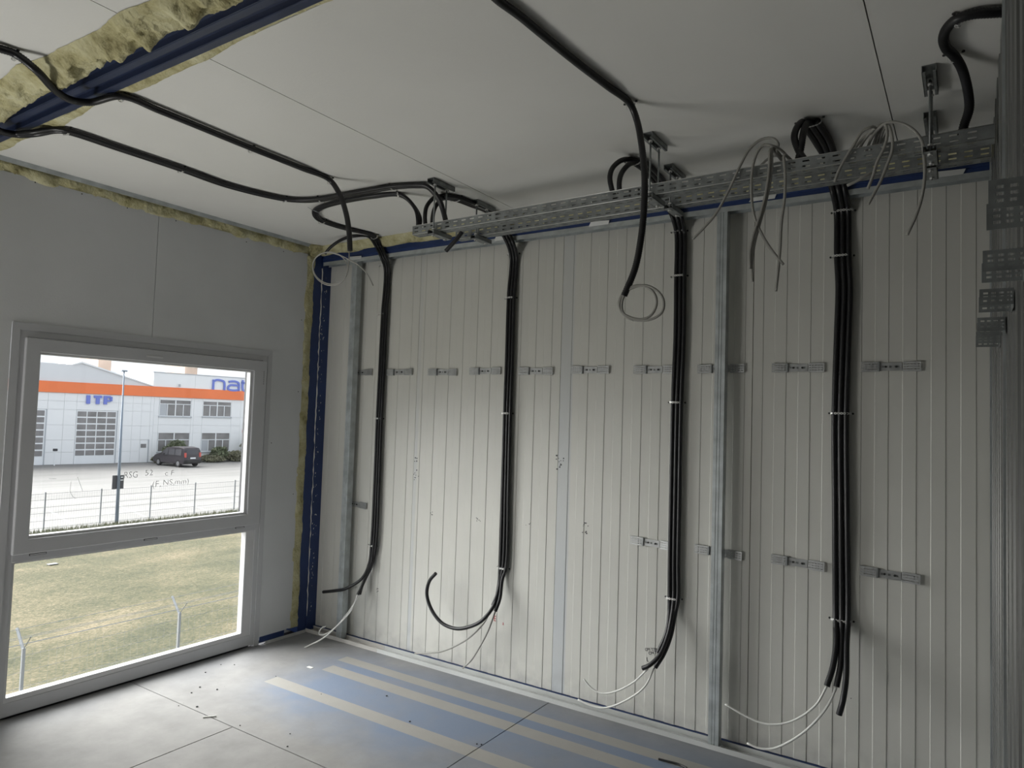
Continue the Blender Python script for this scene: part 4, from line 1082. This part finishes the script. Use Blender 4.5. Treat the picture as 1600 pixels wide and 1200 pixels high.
# far low fence
ff = empty('wire_fence', (-27.9, 0, GZ)); tag(ff, 'low wire mesh fence between lawn and parking lot', 'fence')
b = MB()
for k in range(-2, 9):
    y = 10.27 + k * 2.22
    post = MB().box(-0.025, 0.025, y - 0.02, y + 0.02, 0, 1.52).build('post', M['fence'], ff)
wm = MB()
for zz in (0.05, 0.35, 0.66, 0.9, 1.2, 1.45): wm.tube([(0, 5.8, zz), (0, 28.0, zz)], 0.006, 4)
y = 5.9
while y < 28: wm.tube([(0, y, 0.02), (0, y, 1.48)], 0.0022, 3); y += 0.10
wm.build('wire_mesh', M['fence'], ff)['kind'] = 'stuff'

# near security fence with angled arms
nf = empty('security_fence', (-6.4, 0, GZ)); tag(nf, 'near security fence with white posts and angled barbed-wire arms', 'fence')
for k in range(-2, 5):
    y = 0.897 + k * 2.146
    pst = MB().box(-0.018, 0.018, y - 0.018, y + 0.018, 0, 2.0).build('post', M['fence_white'], nf)
    MB().tube([(0.0, y, 1.97), (-0.225, y, 2.215)], 0.021, 4).build('arm', M['fence_white'], pst)
    MB().tube([(0.0, y, 1.99), (0.19, y, 2.19)], 0.008, 4).build('wire_holder', M['fence_white'], pst)
wm = MB()
for x, zz in ((-0.20, 2.20), (-0.13, 2.11), (-0.06, 2.04), (0.17, 2.18), (0.09, 2.08)): wm.tube([(x, -3.5, zz), (x, 10, zz)], 0.003, 4)
zz = 0.1
while zz < 2.0: wm.tube([(0, -3.5, zz), (0, 10, zz)], 0.0022, 4); zz += 0.2
y = -3.4
while y < 10: wm.tube([(0.003, y, 0.02), (0.003, y, 1.98)], 0.0008, 3); y += 0.10
wm.build('wire_mesh', M['fence_white'], nf)['kind'] = 'stuff'

p = [(-20.777,7.545,-3.660)]
tag(MB().box(-0.10, 0.10, -0.14, 0.14, 0.0, 0.03).build('litter', M['lot_line'], None, bevel=0.01), 'small pale scrap lying on the lawn', 'litter').location = p[0]

# lamp post with small dark board
lp = empty('lamp_post', (-27.55, 13.035, GZ)); tag(lp, 'tall thin grey lamp post with a small dark board', 'lamp post')
MB().tube([(0, 0, 0), (0, -0.03, 3.0), (0, -0.06, 6.72)], [0.075, 0.055, 0.028], 10).build('pole', M['lamp_pole'], lp, smooth=True)
box('notice_board', M['sign_black'], -0.06, -0.02, -0.27, 0.22, 1.50, 2.10, lp)
box('sticker', M['ext_white'], -0.019, -0.014, 0.09, 0.17, 1.98, 2.03, lp); box('sticker', M['ext_white'], -0.019, -0.014, 0.07, 0.19, 1.86, 1.90, lp)
MB().box(-0.06, 0.06, -0.18, 0.06, 6.70, 6.76).build('lamp_head', M['lamp_pole'], lp, bevel=0.01)

# ---- commercial building
K = 1.2
bd = empty('commercial_building', (-59.634, 32.857, GZ), math.atan2(0.992, 0.123))
tag(bd, 'long pale industrial building with an orange band and blue lettering', 'building')
def bx(name, m_, s0, s1, y0, y1, z0, z1, parent=None, bevel=0):
    return box(name, m_, s0 * K, s1 * K, y0, y1, z0 * K, z1 * K, parent or bd, bevel)
bx('body', M['facade_grey'], -30, -0.30, 0.10, 16, 0, 5.86)
bx('body', M['facade'], -0.36, 24, 0.08, 26, 0, 6.99)
def cells(se, ze, openings, m_):
    for a, b_ in zip(se[:-1], se[1:]):
        for c, d in zip(ze[:-1], ze[1:]):
            ms, mz = (a + b_) / 2, (c + d) / 2
            if any(o[0] < ms < o[1] and o[2] < mz < o[3] for o in openings): continue
            bx('wall_panel', m_, a + 0.006, b_ - 0.006, 0.0, 0.10, c + 0.006, d - 0.006)
op = [(-10.2, -7.36, 0, 3.9), (-5.55, -2.76, 0, 3.9), (-1.1, -0.45, 0, 1.74)]
cells([-16, -12, -10.2, -7.36, -6.35, -5.55, -2.76, -1.75, -1.1, -0.45, -0.2], [0, 0.87, 1.74, 2.8, 3.9, 4.5, 5.08], op, M['facade'])
opr = [(0.18, 2.71, 3.58, 4.86), (3.63, 6.12, 3.62, 4.86), (0.18, 2.73, 0.75, 2.26), (3.63, 6.12, 0.73, 2.28)]
cells([-0.2, 0.18, 2.71, 2.92, 3.63, 6.12, 6.95, 10.0, 14], [0, 0.75, 2.26, 2.9, 3.6, 4.86, 5.08], opr, M['facade'])
cells([-0.36, 2.92, 6.95, 10.0, 14], [5.86, 6.97], [], M['facade'])
bx('orange_band', M['orange'], -16, 24, -0.10, 0.10, 5.09, 5.87)
gb = MB().prism([(a * K, c * K) for a, c in ((-16, 5.87), (-0.40, 5.87), (-5.42, 7.27), (-5.93, 7.13), (-16, 7.16))], lambda p, q, t: (p, t, q), 0.0, 0.5)
gb.build('gable', M['facade_grey'], bd)
rf = MB().prism([(a * K, c * K) for a, c in ((-0.40, 5.87), (-0.40, 5.96), (-5.42, 7.40), (-6.0, 7.17), (-5.93, 7.11), (-5.42, 7.28))], lambda p, q, t: (p, t, q), -0.12, 14).build('roof_edge', M['ext_white'], bd)
bx('roof_cap', M['roof_metal'], -0.40, 24, -0.04, 0.3, 6.97, 7.03)
bx('roof_cap', M['roof_metal'], -0.40, -0.30, 0.0, 26, 6.97, 7.03)
def garage(s0, s1, name='garage_door'):
    gd = bx(name, M['ext_white'], s0 + 0.02, s1 - 0.02, 0.02, 0.10, 0.0, 3.88)
    bx('frame', M['roof_metal'], s1 - 0.07, s1, -0.02, 0.02, 0.0, 3.9, gd)
    n = 4; rows = 7; w = (s1 - 0.12 - s0 - 0.05) / n; z0 = 0.56; h = (3.84 - z0) / rows
    for r in range(rows):
        for c in range(n):
            bx('pane', M['ext_glass'], s0 + 0.05 + c * w + 0.035, s0 + 0.05 + (c + 1) * w - 0.035, 0.005, 0.02, z0 + r * h + 0.055, z0 + (r + 1) * h - 0.045, gd)
garage(-5.55, -2.76); garage(-10.2, -7.36)
dr = bx('entrance_door', M['facade'], -1.08, -0.50, 0.03, 0.10, 0.0, 1.72)
bx('pane', M['ext_glass'], -1.02, -0.62, 0.01, 0.03, 1.12, 1.42, dr)
bx('door_frame', M['roof_metal'], -0.50, -0.42, -0.03, 0.05, 0, 1.76, dr)
def win(s0, s1, z0, z1, split, blind):
    f = bx('window', M['ext_glass'], s0, s1, 0.06, 0.10, z0, z1)
    t = 0.055
    for a in (s0, s1 - t): bx('jamb', M['ext_white'], a, a + t, 0.0, 0.07, z0, z1, f)
    bx('sill', M['roof_metal'], s0 - 0.06, s1 + 0.06, -0.08, 0.05, z0 - 0.09, z0 - 0.01, f)
    bx('rail', M['ext_white'], s0, s1, 0.0, 0.07, z0, z0 + t, f)
    bx('rail', M['ext_white'], s0, s1, 0.0, 0.07, split - t / 2, split + t / 2, f)
    mid = (s0 + s1) / 2
    bx('mullion', M['ext_white'], mid - 0.04, mid + 0.04, -0.01, 0.07, z0, z1, f)
    for a, c in ((s0, mid), (mid, s1)):
        m2 = (a + c) / 2; bx('mullion', M['ext_white'], m2 - 0.03, m2 + 0.03, 0.0, 0.07, z0, split, f)
    for i in range(4):
        a = s0 + (s1 - s0) * i / 4 + 0.06; c = s0 + (s1 - s0) * (i + 1) / 4 - 0.05
        bx('pane', M[blind[i]], a, c, 0.035, 0.06, z0 + 0.06, split - 0.04, f)
win(0.20, 2.70, 3.58, 4.84, 4.55, ('roof_metal', 'ext_glass', 'ext_glass', 'ext_glass'))
win(3.64, 6.11, 3.62, 4.84, 4.55, ('ext_glass',) * 4)
win(0.20, 2.72, 0.77, 2.25, 1.72, ('ext_glass',) * 4)
win(3.64, 6.11, 0.75, 2.27, 1.72, ('roof_metal', 'ext_glass', 'ext_glass', 'ext_glass'))
def sign(txt, s, z, size, off, sx, name):
    mt = Matrix.Translation((s * K, -0.13, z * K)) @ Matrix.Rotation(math.pi / 2, 4, 'X')
    return text_mesh(name, txt, size, M['lettering'], bd, mt, extrude=0.05, offset=off, sx=sx)
def block(pieces):
    b = MB()
    for (a, c, d, e) in pieces: b.box(a * K, c * K, -0.14, -0.02, d * K, e * K)
    b.build('sign_letter', M['lettering'], bd)
zt, zb = 4.98, 4.36
block([(-4.98, -4.73, zb, zt)])
block([(-4.49, -3.96, zt - 0.17, zt), (-4.35, -4.10, zb, zt - 0.17)])
block([(-3.83, -3.60, zb, zt), (-3.60, -3.36, zt - 0.15, zt), (-3.60, -3.36, zt - 0.42, zt - 0.28), (-3.40, -3.25, zt - 0.37, zt - 0.05)])
# lower-case letters above the band, built as thick strokes
def letter(strokes, s, z, name='sign_letter'):
    b = MB()
    for st in strokes:
        P = smooth_path([(x * K, 0, y_ * K) for x, y_ in st], 0.05) if len(st) > 2 else np.array([(x * K, 0, y_ * K) for x, y_ in st])
        T = np.gradient(P, axis=0); T /= np.linalg.norm(T, axis=1)[:, None]
        Nn = np.stack([-T[:, 2], T[:, 1] * 0, T[:, 0]], 1) * 0.10
        n = len(P)
        vs = [tuple(p) for p in (P + Nn)] + [tuple(p) for p in (P - Nn)]
        vs += [(p[0], p[1] - 0.10, p[2]) for p in vs]
        fs = []
        for i in range(n - 1):
            fs += [(i, i + 1, n + i + 1, n + i), (2 * n + i, 3 * n + i, 3 * n + i + 1, 2 * n + i + 1), (i, 2 * n + i, 2 * n + i + 1, i + 1), (n + i, n + i + 1, 3 * n + i + 1, 3 * n + i)]
        b.add(vs, fs)
    o = b.build(name, M['lettering'], bd); o.location = (s * K, -0.02, z * K); return o
letter([[(0.08, 0.0), (0.08, 0.83)], [(0.08, 0.66), (0.30, 0.80), (0.70, 0.80), (0.98, 0.70), (1.04, 0.45), (1.04, 0.0)]], 4.32, 5.87)
letter([[(0.10, 0.74), (0.40, 0.80), (0.75, 0.79), (0.98, 0.68), (1.02, 0.45), (1.02, 0.0)], [(1.02, 0.46), (0.7, 0.48), (0.25, 0.46), (0.08, 0.30), (0.10, 0.12), (0.35, 0.05), (0.8, 0.06), (1.02, 0.10)]], 5.62, 5.85)
letter([[(0.12, 0.98), (0.12, 0.35), (0.20, 0.12), (0.50, 0.05), (0.95, 0.06)], [(0.0, 0.75), (0.9, 0.75)]], 6.86, 5.83)
bx('alarm_box', M['red_sign'], 7.18, 7.38, -0.06, 0.0, 2.3, 2.55)
# wall lamp / camera on the band
MB().tube([(1.6 * K, -0.2, 5.95 * K), (1.6 * K, -0.2, 6.15 * K)], 0.1, 8).build('roof_camera', M['roof_metal'], bd)
# small bollard sign by the left garage
bo = empty('bollard', (0, 0, 0)); bo.parent = None
bw = bd.matrix_basis @ Vector((-6.95 * K, -0.9, 0))
bo.location = (bw.x, bw.y, GZ); tag(bo, 'small post with a dark head beside left garage door', 'bollard')
MB().tube([(0, 0, 0), (0, 0, 1.25)], 0.05, 8).build('post', M['ext_white'], bo); box('head', M['gasket'], -0.1, 0.1, -0.14, 0.14, 1.2, 1.4, bo)

# far towers behind
tw = [(-110.000,51.796,8.404),(-110.000,53.784,8.577),(-110.000,66.247,8.518),(-110.000,68.583,8.702),(-110.000,53.101,4.795),(-110.000,67.574,5.640)]
for (a, c, lb, nm) in ((tw[0], tw[1], 'brown tower behind the gable roof', 5), (tw[2], tw[3], 'brown tower behind the flat roof left of the big lettering', 4)):
    t_ = empty('far_tower', (-110, (a[1] + c[1]) / 2, GZ)); tag(t_, lb, 'building', 'far brown towers')
    wd = (c[1] - a[1]) / 2
    box('body', M['brick_far'], -6, 0, -wd, wd, 0, 34, t_)
    for k in range(nm + 6) if False else []:
        for s in (-0.45, 0.35):
            box('window', M['ext_glass'], 0.0, 0.05, s * wd - 0.5, s * wd + 0.5, 8 + k * 2.6, 9.2 + k * 2.6, t_)

# ---- car
def car():
    c = empty('car', (-54.7, 33.0, GZ)); tag(c, 'dark compact van parked in front of the pale building', 'car')
    # local axes: x forward, y left, z up ; half profile sections lofted across the width
    W = 0.88
    prof = [(-2.08, 0.35), (-2.12, 0.62), (-2.08, 0.95), (-2.00, 1.45), (-1.85, 1.66), (-1.2, 1.74), (-0.2, 1.72), (0.45, 1.62), (1.15, 1.12), (1.90, 0.92), (2.15, 0.70), (2.18, 0.42), (2.05, 0.28), (-1.95, 0.28)]
    prof = prof[::-1]
    n = len(prof); b = MB(); rings = []
    for y, ins, top in ((-W, 0.05, 0.16), (-W * 0.97, 0.0, 0.10), (-W * 0.7, 0, 0.0), (W * 0.7, 0, 0.0), (W * 0.97, 0, 0.10), (W, 0.05, 0.16)):
        for (x, z_) in prof:
            tum = max(0, z_ - 0.95) * 0.20
            b.v.append((x * (1 - ins * 0.3), y * (1 - tum * 0.9), z_ - (top * 0.25 if z_ > 1.5 else 0)))
    m6 = 6
    for i in range(m6 - 1):
        for k in range(n):
            b.f.append((i * n + k, (i + 1) * n + k, (i + 1) * n + (k + 1) % n, i * n + (k + 1) % n))
    b.f.append(tuple(range(n))); b.f.append(tuple((m6 - 1) * n + k for k in reversed(range(n)))); b.n = len(b.v)
    b.build('body', M['car'], c, smooth=False, bevel=0.02)
    for s in (-1, 1):
        yy = lambda z_: s * (W * (1 - max(0, z_ - 0.95) * 0.18) + 0.006)
        for (xa, xb, xc, xd) in ((-1.75, -0.85, -0.85, -1.65), (-0.78, 0.05, 0.05, -0.78), (0.12, 0.95, 0.35, 0.12)):
            q = [(xa, yy(1.0), 1.0), (xb, yy(1.0), 1.0), (xc, yy(1.5), 1.52), (xd, yy(1.5), 1.52)]
            MB().add(q, [(0, 1, 2, 3)]).build('side_window', M['sign_black'], c, solid=0.01)
        for x in (-1.35, 1.38):
            w = MB().tube([(x, s * (W - 0.18), 0.31), (x, s * (W + 0.01), 0.31)], 0.31, 18).build('wheel', M['tyre'], c)
            MB().tube([(x, s * (W + 0.0), 0.31), (x, s * (W + 0.02), 0.31)], 0.19, 12).build('rim', M['rim'], w)
        MB().box(-2.13, -2.04, s * 0.72 - 0.09, s * 0.72 + 0.09, 0.85, 1.25).build('tail_light', M['tail'], c, bevel=0.02)
        MB().box(0.55, 0.75, s * 0.92 - 0.07, s * 0.92 + 0.07, 1.02, 1.15).build('mirror', M['car'], c, bevel=0.02)
    MB().add([(-2.065, -0.62, 1.10), (-2.065, 0.62, 1.10), (-1.985, 0.56, 1.52), (-1.985, -0.56, 1.52)], [(0, 1, 2, 3)]).build('rear_window', M['sign_black'], c, solid=0.012)
    MB().add([(1.18, -0.68, 1.14), (1.18, 0.68, 1.14), (0.50, 0.58, 1.62), (0.50, -0.58, 1.62)], [(0, 1, 2, 3)]).build('windscreen', M['sign_black'], c, solid=0.012)
    box('number_plate', M['ext_white'], -2.15, -2.125, -0.26, 0.26, 0.72, 0.84, c)
    box('bumper', M['tyre'], -2.17, -2.05, -0.84, 0.84, 0.36, 0.60, c, bevel=0.03)
    return c
car_o = car()

# ---- bushes before the building
def bush(label, s, z, rx, rz, n, m_, seed, yoff=-1.2):
    rr = np.random.RandomState(seed)
    p0 = bd.matrix_basis @ Vector((s * K, -rx * 1.25 - 0.15, 0))
    t_ = empty('bush', (p0.x, p0.y, GZ)); tag(t_, label, 'bush')
    st = MB()
    for k in range(5): st.tube([(rr.uniform(-.1, .1), rr.uniform(-.1, .1), 0), (rr.uniform(-.5, .5) * rx, rr.uniform(-.5, .5) * rx, rz * 1.3)], [0.04, 0.015], 5)
    st.build('stem', M['crumb'], t_)
    d = rr.randn(n, 3); d /= np.linalg.norm(d, axis=1)[:, None]
    rad = rr.uniform(0.55, 1.0, n) ** 0.5
    lump = 1 + 0.22 * np.sin(d[:, 0] * 6 + seed) * np.cos(d[:, 2] * 5 + seed * 2)
    c = d * (rad * lump)[:, None] * np.array([rx, rx, rz]); c[:, 2] += rz * 1.0; c[:, 2] = np.maximum(c[:, 2], 0.05)
    a = rr.randn(n, 3); a /= np.linalg.norm(a, axis=1)[:, None]
    b_ = np.cross(a, rr.randn(n, 3)); b_ /= np.linalg.norm(b_, axis=1)[:, None]
    sz = rr.uniform(0.06, 0.13, n)[:, None]
    vs = np.empty((n * 4, 3)); vs[0::4] = c - a * sz; vs[1::4] = c + b_ * sz * 0.6; vs[2::4] = c + a * sz; vs[3::4] = c - b_ * sz * 0.6
    me = bpy.data.meshes.new('foliage'); me.from_pydata(vs.tolist(), [], [(4 * i, 4 * i + 1, 4 * i + 2, 4 * i + 3) for i in range(n)]); me.materials.append(m_)
    o = bpy.data.objects.new('foliage', me); COL.objects.link(o); o.parent = t_; o['kind'] = 'stuff'
bush('tall dark green bush behind the dark van', 1.15, 0, 1.05, 1.00, 2600, M['leaf'], 1)
bush('low olive bush left of the dark van', 0.15, 0, 0.75, 0.36, 1200, M['leaf2'], 2)
bush('dark green bush right of the dark van', 4.75, 0, 0.80, 0.72, 2000, M['leaf'], 3)
bush('low spreading bush in front of lower right window', 4.0, 0, 1.1, 0.32, 1600, M['leaf2'], 4)
bush('grey-green bush below the lower right window', 6.1, 0, 1.0, 0.50, 1800, M['leaf2'], 5)
bush('tall olive bush at right edge of the window view', 7.6, 0, 1.25, 1.25, 2800, M['leaf2'], 6)

car_o.rotation_euler = (0, 0, math.radians(184)); car_o.location = (-54.9, 32.3, GZ)
